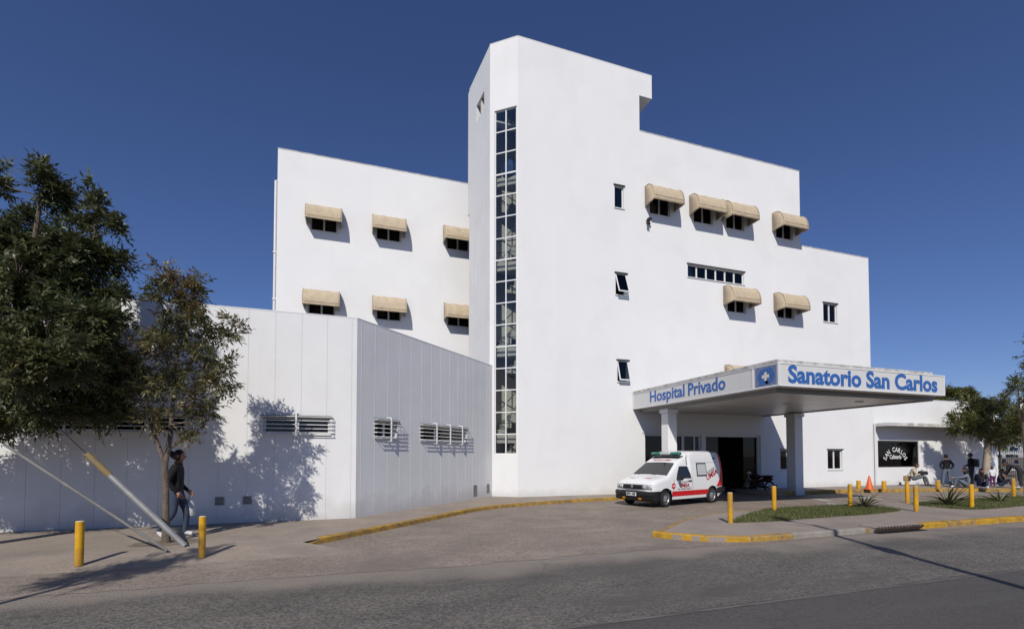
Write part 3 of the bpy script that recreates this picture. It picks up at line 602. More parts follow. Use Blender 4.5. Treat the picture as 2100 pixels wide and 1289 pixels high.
MB().tube([(18.92, -0.06, 3.24), (18.92, -0.06, 0.15)], 0.035, 8).build('downpipe', pipe_m, AN)
# ================================================================== ENTRANCE CANOPY
CA = tag(empty('entrance_canopy', T(8.4, -1.6)), 'flat white entrance canopy with blue lettered sign fascia over the ambulance bay', 'canopy')
RX0, RX1, RY = 5.3, 11.88, -6.62; ZS = 3.42
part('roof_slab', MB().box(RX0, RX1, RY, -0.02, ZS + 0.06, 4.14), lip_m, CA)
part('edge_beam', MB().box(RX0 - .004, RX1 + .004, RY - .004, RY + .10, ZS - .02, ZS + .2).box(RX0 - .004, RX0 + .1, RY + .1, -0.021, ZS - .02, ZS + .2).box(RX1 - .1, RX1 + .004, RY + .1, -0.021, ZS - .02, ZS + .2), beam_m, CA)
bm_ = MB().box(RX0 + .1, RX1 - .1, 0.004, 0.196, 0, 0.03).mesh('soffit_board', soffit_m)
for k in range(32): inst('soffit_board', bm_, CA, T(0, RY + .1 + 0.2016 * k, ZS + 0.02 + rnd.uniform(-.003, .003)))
for px, py in ((1477, 837), (1613, 829), (1762, 824)):
    q = onZ(px, py, ZS); o = part('downlight', MB().lathe([(0.13, 0.0), (0.13, -0.022), (0.10, -0.028), (0.085, -0.01)], 18, mat=T(q[0], q[1], ZS + .018)), pipe_m, CA, smooth=True)
    MB().lathe([(0.084, -0.012), (0.084, -0.008)], 18, mat=T(q[0], q[1], ZS + .018)).build('lens', dark_m, o)
SGX0, SGX1, SGY, SZA, SZB = 4.99, 11.79, -7.0, 3.52, 4.16
fp = part('sign_box', MB().box(SGX0, SGX1, SGY, SGY + .3, SZA, SZB), sign_m, CA); bevel(fp, .012)
lp = part('sign_box', MB().box(SGX0, SGX0 + .3, SGY + .302, -0.03, SZA, SZB), sign_m, CA); bevel(lp, .012)
part('roof_lip', MB().box(SGX0 - .02, SGX1 - .48, SGY + .04, SGY + .5, SZB + .001, SZB + .085).box(SGX0 - .02, SGX0 + .5, SGY + .5, -0.03, SZB + .001, SZB + .085), lip_m, CA)
SF = FR((0, SGY), (1, 0)); SLF = FR((SGX0, 0), (0, -1))
fr_ = MB()
for z in (SZA + .004, SZB - .034): fr_.box(SGX0 + .01, SGX1 - .01, -0.014, -0.001, z, z + .03)
for x in (SGX0 + .002, SGX1 - .032): fr_.box(x, x + .03, -0.016, -0.001, SZA + .004, SZB - .004)
fr_.build('sign_frame', trim_m, fp, SF)
fr_ = MB(); yl = float(-onX(1543, 760, SGX0)[1])
for z in (SZA + .004, SZB - .034): fr_.box(0.04, -SGY - .01, -0.014, -0.001, z, z + .03)
for x in (0.035, yl, -SGY - .032): fr_.box(x, x + .03, -0.016, -0.001, SZA + .004, SZB - .004)
fr_.build('sign_frame', trim_m, lp, SLF)
a, b = onY(1616, 770, SGY), onY(1922, 790, SGY)
lettering('lettering', 'Sanatorio San Carlos', fp, SF, a[0], b[0], SZA + .09, SZA + .595, blue_m, 0.036, 0.004)
a, b = -onX(1333, 820, SGX0)[1], -onX(1488, 790, SGX0)[1]
lettering('lettering', 'Hospital', lp, SLF, a, a + (b - a) * .515, SZA + .035, SZA + .585, blue_m, 0.026, 0.004)
lettering('lettering', 'Privado', lp, SLF, a + (b - a) * .56, b, SZA + .150, SZA + .585, blue_m, 0.026, 0.004)
# round logo of stripes, a looped S and a cross
lg = MB(); y0_, y1_ = -onX(1549, 770, SGX0)[1], -onX(1593, 768, SGX0)[1]; zc_, hh = (SZA + SZB) / 2, 0.25; yc_ = (y0_ + y1_) / 2; ww = (y1_ - y0_) / 2
for k in range(17): z = zc_ - hh + 2 * hh * k / 16; lg.box(y0_, y1_, -0.008, -0.002, z - .006, z + .006)
def arcpts(cx_, r1, r2, a0, a1, n=18):
    return [[(cx_ + math.cos(R(a0 + (a1 - a0) * i / n)) * r * ww / hh * 0.9, -0.012, zc_ + math.sin(R(a0 + (a1 - a0) * i / n)) * r) for r in (r1, r2)] for i in range(n + 1)]
lg.grid(arcpts(yc_, 0.12, 0.215, 70, 290)); lg.grid(arcpts(yc_, 0.12, 0.215, -110, 60))
lg.box(yc_, yc_ + ww * .62, -0.0125, -0.003, zc_ + .15, zc_ + .22); lg.box(yc_ - ww * .62, yc_, -0.0125, -0.003, zc_ - .22, zc_ - .15)
lo = lg.build('logo', blue_m, lp, SLF)
MB().box(yc_ - ww * .12, yc_ + ww * .12, -0.015, -0.0135, zc_ - .12, zc_ + .12).box(yc_ - ww * .35, yc_ + ww * .35, -0.0152, -0.0137, zc_ - .045, zc_ + .045).build('logo_cross', sign_m, lp, SLF)
for X_, Y_, w_ in ((5.56, -1.55, 0.20), (11.78, -1.62, 0.215)):
    c_ = part('column', MB().box(X_ - w_, X_ + w_, Y_ - w_, Y_ + w_, 0.0, ZS - .16), wall_m, CA); bevel(c_, .012)
    bevel(MB().box(X_ - w_ - .05, X_ + w_ + .05, Y_ - w_ - .05, Y_ + w_ + .05, ZS - .16, ZS - .018).build('capital', wall_m, c_), .01)
    bevel(MB().box(X_ - w_ - .025, X_ + w_ + .025, Y_ - w_ - .025, Y_ + w_ + .025, 0.0, 0.22).build('plinth', kerbgrey_m if X_ < 8 else wall_m, c_), .01)
# ================================================================== AMBULANCE
paint_m = M('white_car_paint', (0.80, 0.80, 0.795), 0.28, 0.02, 2.0, spec=0.5); paint_m.node_tree.nodes['Principled BSDF'].inputs['Coat Weight'].default_value = 0.4
red_m = M('red_vinyl', (0.60, 0.012, 0.016), 0.35, 0.04); redtxt_m = M('red_lettering', (0.42, 0.02, 0.025), 0.4, 0.05); greytxt_m = M('grey_lettering', (0.20, 0.17, 0.16), 0.5, 0.05)
carglass_m = M('car_glass', (0.018, 0.022, 0.024), 0.06, 0.1, spec=0.6); rubber_m = M('tyre_rubber', (0.022, 0.021, 0.020), 0.85, 0.2, 8); steel_m = M('wheel_steel', (0.45, 0.45, 0.46), 0.42, 0.08, metal=0.7)
lamp_m = M('lamp_lens', (0.55, 0.56, 0.56), 0.12, 0.1, 20, metal=0.3, spec=0.8); green_m = M('green_lens', (0.01, 0.16, 0.12), 0.12, 0.1, spec=0.8); amber_m = M('amber_lens', (0.7, 0.25, 0.01), 0.2, 0.05)
AH = R(195.7); AM = T(4.505, -2.905, 0.004, AH)
AB = tag(empty('ambulance', AM), 'small white ambulance van with red stripes and green roof light bar, parked under the canopy', 'ambulance')
def interp(x, tab):
    if x <= tab[0][0]: return tab[0][1]
    for (a, b), (c, d) in zip(tab, tab[1:]):
        if x <= c: return b + (d - b) * (x - a) / (c - a)
    return tab[-1][1]
ROOF = [(-2.07, 0.60), (-2.03, 0.95), (-1.93, 1.40), (-1.83, 1.66), (-1.70, 1.775), (-1.5, 1.79), (-0.6, 1.79), (-0.25, 1.775), (-0.12, 1.73), (-0.05, 1.63), (0.10, 1.585), (0.42, 1.42), (0.50, 1.36), (1.02, 0.985), (1.10, 0.955), (1.45, 0.885), (1.69, 0.80), (1.775, 0.735), (1.82, 0.58)]
NOSE = [(-2.07, 0.90), (-1.95, 0.965), (-1.6, 1.0), (1.1, 1.0), (1.45, 0.985), (1.62, 0.965), (1.70, 0.94), (1.755, 0.89), (1.79, 0.82), (1.82, 0.70)]
def halfw(x, z):
    zt = 0.79 if z < 0.9 else 0.79 - (z - 0.9) * (0.20 if x > -0.1 else 0.055)
    if z < 0.5: zt -= (0.5 - z) * 0.10
    return zt * interp(x, NOSE)
xs = [-2.07, -2.055, -2.03, -1.98, -1.93, -1.83, -1.76, -1.70, -1.5, -1.2, -0.9, -0.6, -0.4, -0.25, -0.18, -0.12, -0.08, -0.05, 0.02, 0.10, 0.25, 0.42, 0.50, 0.68, 0.86, 1.02, 1.06, 1.10, 1.3, 1.45, 1.58, 1.69, 1.73, 1.755, 1.775, 1.79, 1.805, 1.82]
rows = []
for x in xs:
    zr = interp(x, ROOF); zb = 0.22 if -1.8 < x < 1.62 else 0.30; r = []
    h = zr - zb; er = min(0.09, h * 0.3)
    lv = [zb, zb + h * .08, zb + h * .2, zb + h * .35, zb + h * .5, zb + h * .65, zb + h * .8, zr - er]
    side = [(halfw(x, z), z) for z in lv]; wt = halfw(x, zr - er)
    side += [(wt - er * .25, zr - er * .45), (wt - er * .8, zr - er * .12), (wt * .75, zr + 0.004), (wt * .4, zr + 0.016), (0, zr + 0.02)]
    ring = [(x, -y, z) for y, z in side] + [(x, y, z) for y, z in side[::-1][1:]]
    rows.append(ring)
mb = MB(); mb.grid([r + [r[0]] for r in rows]); n = len(rows[0]); mb.add(rows[0], [tuple(range(n))]); mb.add(rows[-1], [tuple(range(n - 1, -1, -1))])
bmx = bmesh.new(); me0 = mb.mesh('body0', paint_m); bmx.from_mesh(me0); bmesh.ops.remove_doubles(bmx, verts=bmx.verts, dist=0.0005); bmesh.ops.recalc_face_normals(bmx, faces=bmx.faces); bmx.to_mesh(me0); bmx.free()
FAX, RAX, WR = 1.17, -1.34, 0.275
cm = MB()
for ax in (FAX, RAX): cm.tube([(ax, -1.2, 0.27), (ax, 1.2, 0.27)], 0.335, 28)
me1 = cm.mesh('cut', black_m); bo = inst('body_tmp', me0); cu = inst('cut_tmp', me1)
md = bo.modifiers.new('b', 'BOOLEAN'); md.object = cu; md.operation = 'DIFFERENCE'; md.solver = 'EXACT'; md.material_mode = 'TRANSFER'
dg = bpy.context.evaluated_depsgraph_get(); me2 = bpy.data.meshes.new_from_object(bo.evaluated_get(dg)); bpy.data.objects.remove(bo); bpy.data.objects.remove(cu)
me2.polygons.foreach_set('use_smooth', [True] * len(me2.polygons)); me2.set_sharp_from_angle(angle=R(32))
inst('body', me2, AB, AM)
def patch(name, zrows, mat, out=0.006, parent=AB, side=1, nx=6, both=False):
    """skin on the body side; zrows = [(z, x_front, x_rear), ...] from low to high"""
    mb = MB()
    for sd in ((1, -1) if both else (side,)):
        g = [[(xa + (xb - xa) * k / nx, sd * (halfw(xa + (xb - xa) * k / nx, z) + out), z) for k in range(nx + 1)] for z, xa, xb in zrows]
        mb.grid(g if sd < 0 else [r[::-1] for r in g])
    o = mb.build(name, mat, parent, AM); s = o.modifiers.new('t', 'SOLIDIFY'); s.thickness = 0.004; s.offset = -1; return o
for sd in (1, -1):
    dw = patch('door_window', [(0.895, 0.64, -0.13), (1.0, 0.60, -0.11), (1.15, 0.51, -0.07), (1.26, 0.44, -0.02), (1.29, 0.40, 0.0)], carglass_m, side=sd)
    patch('sill_trim', [(0.21, 0.83, -0.99), (0.225, 0.83, -0.99)], black_m, 0.004, side=sd)
    patch('red_stripe', [(0.325, 0.855, -1.03), (0.40, 0.86, -1.08), (0.49, 0.87, -1.12)], red_m, 0.0035, side=sd)
    patch('red_rear_sweep', [(0.57, -1.55, -2.05), (0.66, -1.66, -2.045), (0.80, -1.76, -2.03), (0.95, -1.83, -2.02), (1.15, -1.86, -1.975), (1.35, -1.83, -1.93), (1.5, -1.785, -1.885), (1.62, -1.73, -1.83), (1.69, -1.69, -1.79)], red_m, 0.0035, side=sd, nx=3)
    bw = patch('box_window', [(0.945, -0.455, -1.02), (1.1, -0.45, -1.01), (1.25, -0.44, -0.985), (1.39, -0.43, -0.965)], black_m, 0.008, side=sd)
    patch('pane', [(0.985, -0.495, -0.985), (1.15, -0.485, -0.97), (1.35, -0.475, -0.935)], M('frosted_pane', (0.52, 0.54, 0.55), 0.25, 0.04), 0.014, side=sd, parent=bw)
    patch('door_gap', [(0.30, -0.235, -0.243), (0.6, -0.225, -0.233), (0.88, -0.185, -0.193), (1.28, -0.045, -0.053)], dark_m, 0.002, side=sd, nx=1)
    patch('door_gap', [(0.30, 0.80, 0.793), (0.6, 0.80, 0.793), (0.86, 0.76, 0.753)], dark_m, 0.002, side=sd, nx=1)
    patch('box_seam', [(1.405, -0.36, -1.60), (1.412, -0.36, -1.60)], M('seam_grey', (0.45, 0.45, 0.45), 0.6, 0.05), 0.002, side=sd)
    patch('roof_gap', [(1.33, 0.02, -0.02), (1.55, -0.015, -0.05), (1.66, -0.06, -0.09)], dark_m, 0.006, side=sd, nx=1)
    patch('marker_lamp', [(1.495, -1.40, -1.53), (1.59, -1.385, -1.51)], green_m, 0.012, side=sd, nx=1)
    hy_ = halfw(-0.05, 0.8); MB().box(-0.14, 0.02, min(sd * hy_, sd * (hy_ + .03)), max(sd * hy_, sd * (hy_ + .03)), 0.79, 0.825).build('door_handle', black_m, AB, AM)
    # mirror
    m_ = MB(); m_.lathe([(0.02, -0.09), (0.075, -0.075), (0.09, 0.0), (0.075, 0.08), (0.02, 0.095)], 10, mat=Matrix.Translation((0.60, sd * 0.93, 0.93)) @ Matrix.Diagonal((0.6, 1.15, 1.0, 1))); m_.tube([(0.62, sd * 0.75, 0.86), (0.61, sd * 0.88, 0.90)], 0.03, 6)
    m_.build('mirror', black_m, AB, AM, True)
    # wheel
    for ax in (FAX, RAX):
        wm = AM @ Matrix.Translation((ax, sd * 0.70, WR - 0.004)) @ Matrix.Rotation(R(-90 * sd), 4, 'X')
        if ax == FAX: wm = AM @ Matrix.Translation((ax, sd * 0.70, WR - 0.004)) @ Matrix.Rotation(R(6), 4, 'Z') @ Matrix.Rotation(R(-90 * sd), 4, 'X')
        wh = MB().lathe([(0.17, -0.085), (0.25, -0.085), (0.272, -0.06), (0.275, 0.0), (0.272, 0.06), (0.25, 0.082), (0.185, 0.085), (0.178, 0.06)], 28).build('wheel', rubber_m, AB, wm, True)
        rm = MB().lathe([(0.18, 0.055), (0.178, 0.08), (0.165, 0.078), (0.15, 0.05), (0.12, 0.055), (0.085, 0.075), (0.05, 0.078), (0.03, 0.085), (0.001, 0.087)], 28)
        rm.build('rim', steel_m, wh, wm, True)
        for k in range(8):
            a_ = k * math.pi / 4; MB().lathe([(0.013, 0.058), (0.013, 0.0665)], 8, mat=Matrix.Translation((0.128 * math.cos(a_), 0.128 * math.sin(a_), 0))).build('slot', black_m, wh, wm)
    patch('arch_trim', [(0.50, 1.44, 0.90), (0.525, 1.42, 0.92)], black_m, 0.005, side=sd)
# windscreen
g = []
for t in np.linspace(0, 1, 7):
    x = 1.00 + (0.47 - 1.00) * t; z = interp(x, ROOF); wd_ = 0.70 + (0.585 - 0.70) * t
    g.append([(x + 0.012, wd_ * u, z + 0.034 - 0.022 * u * u) for u in np.linspace(-1, 1, 11)])
ws = MB().grid(g).build('windscreen', carglass_m, AB, AM, True)
MB().tube([(1.03, 0.35, 0.985), (0.99, 0.05, 1.03), (0.90, -0.35, 1.085)], 0.009, 5).tube([(1.03, -0.3, 0.985), (1.0, -0.5, 1.0)], 0.009, 5).build('wiper', black_m, ws, AM)
# front end
def frontx(y): return 1.845 - 0.10 * (abs(y) / 0.74) ** 3
def fband(name, y0, y1, zs, mat, out=0.0, parent=AB, n=12):
    mb = MB(); g = [[(frontx(y0 + (y1 - y0) * k / n) + out + dx, y0 + (y1 - y0) * k / n, z) for k in range(n + 1)] for z, dx in zs]
    mb.grid([r[::-1] for r in g]); o = mb.build(name, mat, parent, AM, True); s = o.modifiers.new('t', 'SOLIDIFY'); s.thickness = 0.05; s.offset = 1; return o
bu = MB(); g = []
for z, dx in ((0.20, -0.05), (0.24, 0.0), (0.32, 0.02), (0.335, -0.005), (0.36, -0.005), (0.375, 0.025), (0.45, 0.03), (0.495, 0.012), (0.515, -0.04)):
    row = [(1.45, -0.80, z)] + [(frontx(y) + dx + 0.03, y * 1.055, z) for y in np.linspace(-0.745, 0.745, 15)] + [(1.44, 0.80, z)]
    g.append(row[::-1])
bu.grid(g); bu = bu.build('front_bumper', black_m, AB, AM, True); s = bu.modifiers.new('t', 'SOLIDIFY'); s.thickness = 0.05; s.offset = 1
MB().box(1.86, 1.916, -0.20, 0.20, 0.355, 0.465).build('number_plate', white_m, bu, AM)
lettering('plate_lettering', 'EFX 183', bu, AM @ FR((1.919, 0, 0), (0, 1)), -0.175, 0.175, 0.375, 0.455, black_m, 0.03, 0.004)
for y in (-0.33, 0.33): MB().box(1.8, 1.895, y - .05, y + .05, 0.25, 0.30).build('fog_lamp', amber_m, bu, AM)
gr = fband('grille', -0.40, 0.40, ((0.575, 0.0), (0.64, 0.0), (0.715, -0.03)), black_m, 0.015)
MB().lathe([(0.045, 0), (0.045, 0.012), (0.03, 0.018)], 16, mat=Matrix.Translation((1.862, 0, 0.65)) @ Matrix.Rotation(R(90), 4, 'Y')).build('badge', steel_m, gr, AM)
for k in range(3): MB().box(1.855, 1.866, -0.30, 0.30, 0.592 + k * 0.045, 0.598 + k * 0.045).build('grille_bar', dark_m, gr, AM)
for y0, y1 in ((-0.72, -0.42), (0.42, 0.72)):
    hl = fband('headlight', y0, y1, ((0.57, 0.0), (0.63, 0.008), (0.69, -0.005), (0.73, -0.05)), lamp_m, 0.02, n=6)
    yc = (y0 + y1) / 2; MB().lathe([(0.055, 0), (0.05, 0.01), (0.02, 0.02)], 12, mat=Matrix.Translation((frontx(yc) + .012, yc, 0.645)) @ Matrix.Rotation(R(90), 4, 'Y')).build('reflector', steel_m, hl, AM)
MB().box(-2.12, -1.60, -0.80, 0.80, 0.33, 0.545).build('rear_bumper', black_m, AB, AM).modifiers.new('b', 'BEVEL').width = 0.03
MB().box(-1.9, 1.6, -0.6, 0.6, 0.17, 0.28).build('underbody', black_m, AB, AM)
for yy in (-0.76, 0.70): MB().box(-1.68, -1.66, yy, yy + .06, 0.10, 0.33).build('mud_flap', rubber_m, AB, AM)
# raised roof front and light bar
lb = MB().box(0.02, 0.26, -0.60, 0.60, 1.605, 1.63).tube([(0.10, -0.5, 1.56), (0.10, -0.5, 1.61)], 0.03, 6).tube([(0.10, 0.5, 1.56), (0.10, 0.5, 1.61)], 0.03, 6).build('light_bar', black_m, AB, AM)
for y0, y1, mt in ((-0.58, -0.22, green_m), (-0.21, 0.21, lamp_m), (0.22, 0.58, green_m)):
    MB().lathe([(0.06, y0), (0.088, y0 + .035), (0.09, (y0 + y1) / 2), (0.088, y1 - .035), (0.06, y1)], 14, mat=Matrix.Translation((0.14, 0, 1.70)) @ Matrix.Rotation(R(-90), 4, 'X') @ Matrix.Diagonal((1.15, 0.75, 1, 1))).build('beacon', mt, lb, AM, True)
# lettering on the van (left side reads towards the rear)
LS = AM @ FR((0, 0.797, 0), (-1, 0)); LS2 = AM @ FR((0, 0.790, 0), (-1, 0))
lettering('lettering', 'UMSA', AB, LS, -0.50, 0.03, 0.605, 0.735, redtxt_m, 0.02, 0.004)
lettering('lettering', 'S.A.M.P.', AB, LS, -0.36, -0.04, 0.755, 0.81, greytxt_m, 0.0, 0.004)
lettering('lettering', 'Tel. 02320 446677', AB, LS, -0.60, 0.14, 0.53, 0.58, greytxt_m, 0.0, 0.004)
lettering('lettering', 'UMSA', AB, LS2, 1.03, 1.71, 0.78, 0.98, redtxt_m, 0.02, 0.004, rot=R(21))
lettering('lettering', 'S.A.M.P', AB, LS2, 1.06, 1.50, 1.02, 1.10, greytxt_m, 0.0, 0.004, rot=R(21))
em = MB().lathe([(0.095, 0), (0.095, 0.004)], 20, mat=LS @ Matrix.Translation((-0.80, -0.001, 0.66)) @ Matrix.Rotation(R(90), 4, 'X')); eo = inst('round_emblem', em.mesh('round_emblem', red_m), AB)
lettering('lettering', 'UM', eo, LS, -0.855, -0.745, 0.63, 0.69, white_m, 0.01, 0.008)
# forehead lettering, written in mirror image
me = text_obj_mesh('AMBULANCIA', 0.02, 0.0); lo = min(v.co.x for v in me.vertices); hi = max(v.co.x for v in me.vertices)
for v in me.vertices:
    u = (v.co.x - lo) / (hi - lo); zt = v.co.y / 0.72; y = 0.36 - 0.72 * u; x = 0.385 - 0.10 * zt; v.co = (x, y, interp(x, ROOF) + 0.022)
me.materials.clear(); me.materials.append(redtxt_m); inst('lettering', me, AB, AM)
me = text_obj_mesh('S.A.M.P. UMSA', 0.02, 0.0); lo = min(v.co.x for v in me.vertices); hi = max(v.co.x for v in me.vertices)
for v in me.vertices:
    u = (v.co.x - lo) / (hi - lo); zt = v.co.y / 0.72; y = -0.42 + 0.84 * u; x = 1.48 - 0.13 * zt; v.co = (x, y, interp(x, ROOF) + 0.0185)
me.materials.clear(); me.materials.append(redtxt_m); inst('lettering', me, AB, AM)
# ================================================================== MOTORCYCLE in the shade of the canopy
mq = onZ(1555, 1011, 0.02); MM = T(mq[0], mq[1], 0.004, R(88))
MO = tag(empty('motorcycle', MM), 'dark red motorcycle parked in shade behind the canopy column', 'motorcycle')
maroon_m = M('maroon_paint', (0.05, 0.006, 0.01), 0.4, 0.1); seat_m = M('black_vinyl', (0.02, 0.02, 0.02), 0.5, 0.1)
for x in (0.62, -0.62):
    wmx = MM @ Matrix.Translation((x, 0, 0.29)) @ Matrix.Rotation(R(90), 4, 'X')
    wh = MB().tube([(0.255 * math.cos(a), 0.255 * math.sin(a), 0) for a in np.linspace(0, 2 * math.pi, 29)], 0.035, 8, caps=False).build('wheel', rubber_m, MO, wmx, True)
    MB().lathe([(0.05, -0.06), (0.05, 0.06)], 10).build('hub', steel_m, wh, wmx)
    for k in range(6): MB().box(0.04, 0.23, -0.006, 0.006, -0.006, 0.006, mat=Matrix.Rotation(k * math.pi / 3, 4, 'Z')).build('spoke', steel_m, wh, wmx)
MB().tube([(0.62, 0.06, 0.29), (0.42, 0.06, 0.88)], 0.025, 8).tube([(0.62, -0.06, 0.29), (0.42, -0.06, 0.88)], 0.025, 8).build('fork', steel_m, MO, MM, True)
MB().tube([(0.38, -0.33, 1.0), (0.42, -0.16, 0.98), (0.44, 0, 0.93), (0.42, 0.16, 0.98), (0.38, 0.33, 1.0)], 0.014, 6).build('handlebar', black_m, MO, MM, True)
for y in (-0.26, 0.26): MB().tube([(0.40, y, 0.99), (0.42, y * 1.1, 1.14)], 0.007, 5).lathe([(0.02, -0.012), (0.06, 0), (0.02, 0.012)], 10, mat=Matrix.Translation((0.42, y * 1.12, 1.18)) @ Matrix.Rotation(R(90), 4, 'Y')).build('mirror', black_m, MO, MM)
MB().lathe([(0.03, -0.30), (0.11, -0.2), (0.14, 0.0), (0.11, 0.18), (0.04, 0.26)], 12, mat=Matrix.Translation((0.14, 0, 0.72)) @ Matrix.Rotation(R(90), 4, 'Y') @ Matrix.Diagonal((0.9, 1, 1, 1))).build('fuel_tank', maroon_m, MO, MM, True)
MB().lathe([(0.03, -0.40), (0.10, -0.3), (0.13, 0.0), (0.10, 0.25), (0.04, 0.3)], 12, mat=Matrix.Translation((-0.42, 0, 0.76)) @ Matrix.Rotation(R(93), 4, 'Y') @ Matrix.Diagonal((0.45, 1, 1, 1))).build('saddle', seat_m, MO, MM, True)
MB().lathe([(0.02, -0.34), (0.09, -0.2), (0.10, 0.1), (0.03, 0.3)], 10, mat=Matrix.Translation((-0.45, 0, 0.63)) @ Matrix.Rotation(R(96), 4, 'Y')).build('tail_fairing', maroon_m, MO, MM, True)
MB().box(-0.20, 0.26, -0.12, 0.12, 0.28, 0.56).lathe([(0.08, 0), (0.09, 0.1), (0.07, 0.24)], 10, mat=Matrix.Translation((0.12, 0, 0.50))).build('engine', dark_m, MO, MM)
MB().tube([(0.2, -0.14, 0.34), (-0.1, -0.17, 0.27), (-0.85, -0.19, 0.40)], [0.02, 0.03, 0.045], 8).build('exhaust', steel_m, MO, MM, True)
MB().lathe([(0.02, 0), (0.085, 0.03), (0.09, 0.1), (0.05, 0.14)], 12, mat=Matrix.Translation((0.46, 0, 0.86)) @ Matrix.Rotation(R(80), 4, 'Y')).build('headlamp', lamp_m, MO, MM, True)
MB().tube([(0.40, 0, 0.84), (0.1, 0, 0.6), (-0.25, 0, 0.55), (-0.7, 0, 0.68)], 0.03, 6).tube([(-0.62, 0.09, 0.29), (-0.2, 0.08, 0.33)], 0.022, 6).tube([(-0.62, -0.09, 0.29), (-0.2, -0.08, 0.33)], 0.022, 6).tube([(0.0, 0.08, 0.3), (-0.05, 0.25, 0.0)], 0.012, 6).build('frame', black_m, MO, MM)
# ================================================================== BOLLARDS, CONE, POLES
def bollard(px, py, z, h, r, label, group):
    q = onZ(px, py, z); W_ = T(q[0], q[1], z)
    o = tag(empty('bollard', W_), label, 'bollard', group)
    MB().lathe([(r * 1.0, -0.05), (r, 0.0), (r, h - 0.02), (r * 0.97, h - 0.006)], 20).build('post', yellow_m, o, W_, True)
    MB().lathe([(r * .97, h - 0.006), (r * .8, h + 0.002), (0.002, h + 0.006)], 20).build('cap', M('pale_bollard_cap', (0.62, 0.52, 0.33), 0.6, 0.1), o, W_, True)
    return o
gl_ = 'yellow bollards on the left pavement'; gi = 'yellow bollards around the planted island'; gf = 'short yellow posts along the forecourt kerb'
bollard(162, 1152, 0.088, 0.60, 0.054, 'yellow bollard farthest left, standing alone on the pavement', gl_)
bollard(414, 1136, 0.090, 0.60, 0.050, 'yellow bollard just right of the propped young tree', gl_)
for a in ((1498, 1072, 'yellow bollard at the pointed near tip of the grass island'), (1588, 1048, 'yellow bollard second from the tip of the island, at the back of the grass'), (1744, 1040, 'yellow bollard right behind the leftmost spiky plant'),
          (1861, 1031, 'rear one of the two close yellow bollards between the grass patches'), (1879, 1048, 'front one of the two close yellow bollards between the grass patches'), (1993, 1042, 'yellow bollard between the middle and right spiky plants'), (2079, 1020, 'yellow bollard farthest right, past the last spiky plant')):
    bollard(a[0], a[1], 0.1, 0.70, 0.056, a[2], gi)
for a in ((1761, 1002, 'short yellow post left of the orange cone'), (1813, 1003, 'short yellow post right of the orange cone'), (1924, 1001, 'short yellow post beside the standing person in black top')):
    bollard(a[0], a[1], 0.15, 0.38, 0.085, a[2], gf)
cq = onZ(1783, 1003, 0.15); CW = T(cq[0], cq[1], 0.151)
cn = tag(empty('traffic_cone', CW), 'small orange traffic cone on the forecourt kerb by the white wall', 'cone')
orange_m = M('orange_plastic', (0.75, 0.13, 0.03), 0.5, 0.06)
MB().lathe([(0.15, 0.03), (0.145, 0.04), (0.03, 0.60), (0.022, 0.61)], 18).build('cone_body', orange_m, cn, CW, True); MB().prism([(0.19 * math.cos(a), 0.19 * math.sin(a)) for a in np.linspace(0, 2 * math.pi, 9)[:-1]], 0, 0.03).build('base', orange_m, cn, CW)
# utility pole left of the frame with two guy wires anchored by the young tree
galv_m = M('galvanised_pipe', (0.34, 0.34, 0.33), 0.5, 0.2, 6, metal=0.4); wood_m = M('weathered_pole', (0.19, 0.15, 0.115), 0.9, 0.25, 5, stretch=(1, 1, 0.2)); rustyel_m = M('worn_yellow_sleeve', (0.30, 0.29, 0.26), 0.6, 0.2, 4, col2=(0.50, 0.33, 0.06), stretch=(1, 1, 1))
UP = T(-15.0, -6.35, 0.1)
up = tag(empty('utility_pole', UP), 'tall wooden utility pole beyond the left edge holding two guy wires', 'pole')
MB().tube([(0, 0, 0), (0, 0, 9.5)], [0.14, 0.10], 14).build('shaft', wood_m, up, UP, True); MB().box(-0.06, 0.06, -0.9, 0.9, 8.8, 8.92).build('crossarm', wood_m, up, UP)
g1 = onZ(381, 1120, 0.1); s1 = onY(178, 930, g1[1] + 0.12); g2 = onZ(345, 1130, 0.1); s2 = onY(0, 905, g2[1] + 0.2)
def guy(g, s, sleeve, r, label, mats):
    g, s = Vector(g), Vector(s); d = (s - g).normalized(); end = g + d * ((g.x + 14.98) / -d.x)
    W_ = T(*g); o = tag(empty('guy_wire', W_), label, 'guy wire', 'guy wires anchored beside the young tree')
    MB().tube([g - d * 0.05, end], 0.006, 5).build('cable', dark_m, o); MB().tube([g + d * .02, g + d * (s - g).length * .55, g + d * sleeve], [r, r, r * .95], 12).build('sleeve', mats[0], o, None, True)
    if len(mats) > 1: MB().tube([g + d * (sleeve - .48), g + d * sleeve * 1.0], r * 1.06, 12).build('painted_end', mats[1], o, None, True)
    MB().tube([g - Vector((0, 0, .1)), g + d * 0.10], r * .6, 8).build('anchor_rod', galv_m, o); return o
guy(g1, s1, (Vector(s1) - Vector(g1)).length, 0.048, 'thick grey guy wire sleeve with yellowed top end leaning beside the young tree', [galv_m, M('yellowed_pipe_end', (0.40, 0.27, 0.07), 0.7, 0.3, 12, col2=(0.20, 0.16, 0.11))])
guy(g2, s2, (Vector(s2) - Vector(g2)).length * .98, 0.022, 'thin grey guy wire sleeve rising to the left edge of the picture', [M('dull_steel', (.21, .20, .19), .7, .25, 6)])
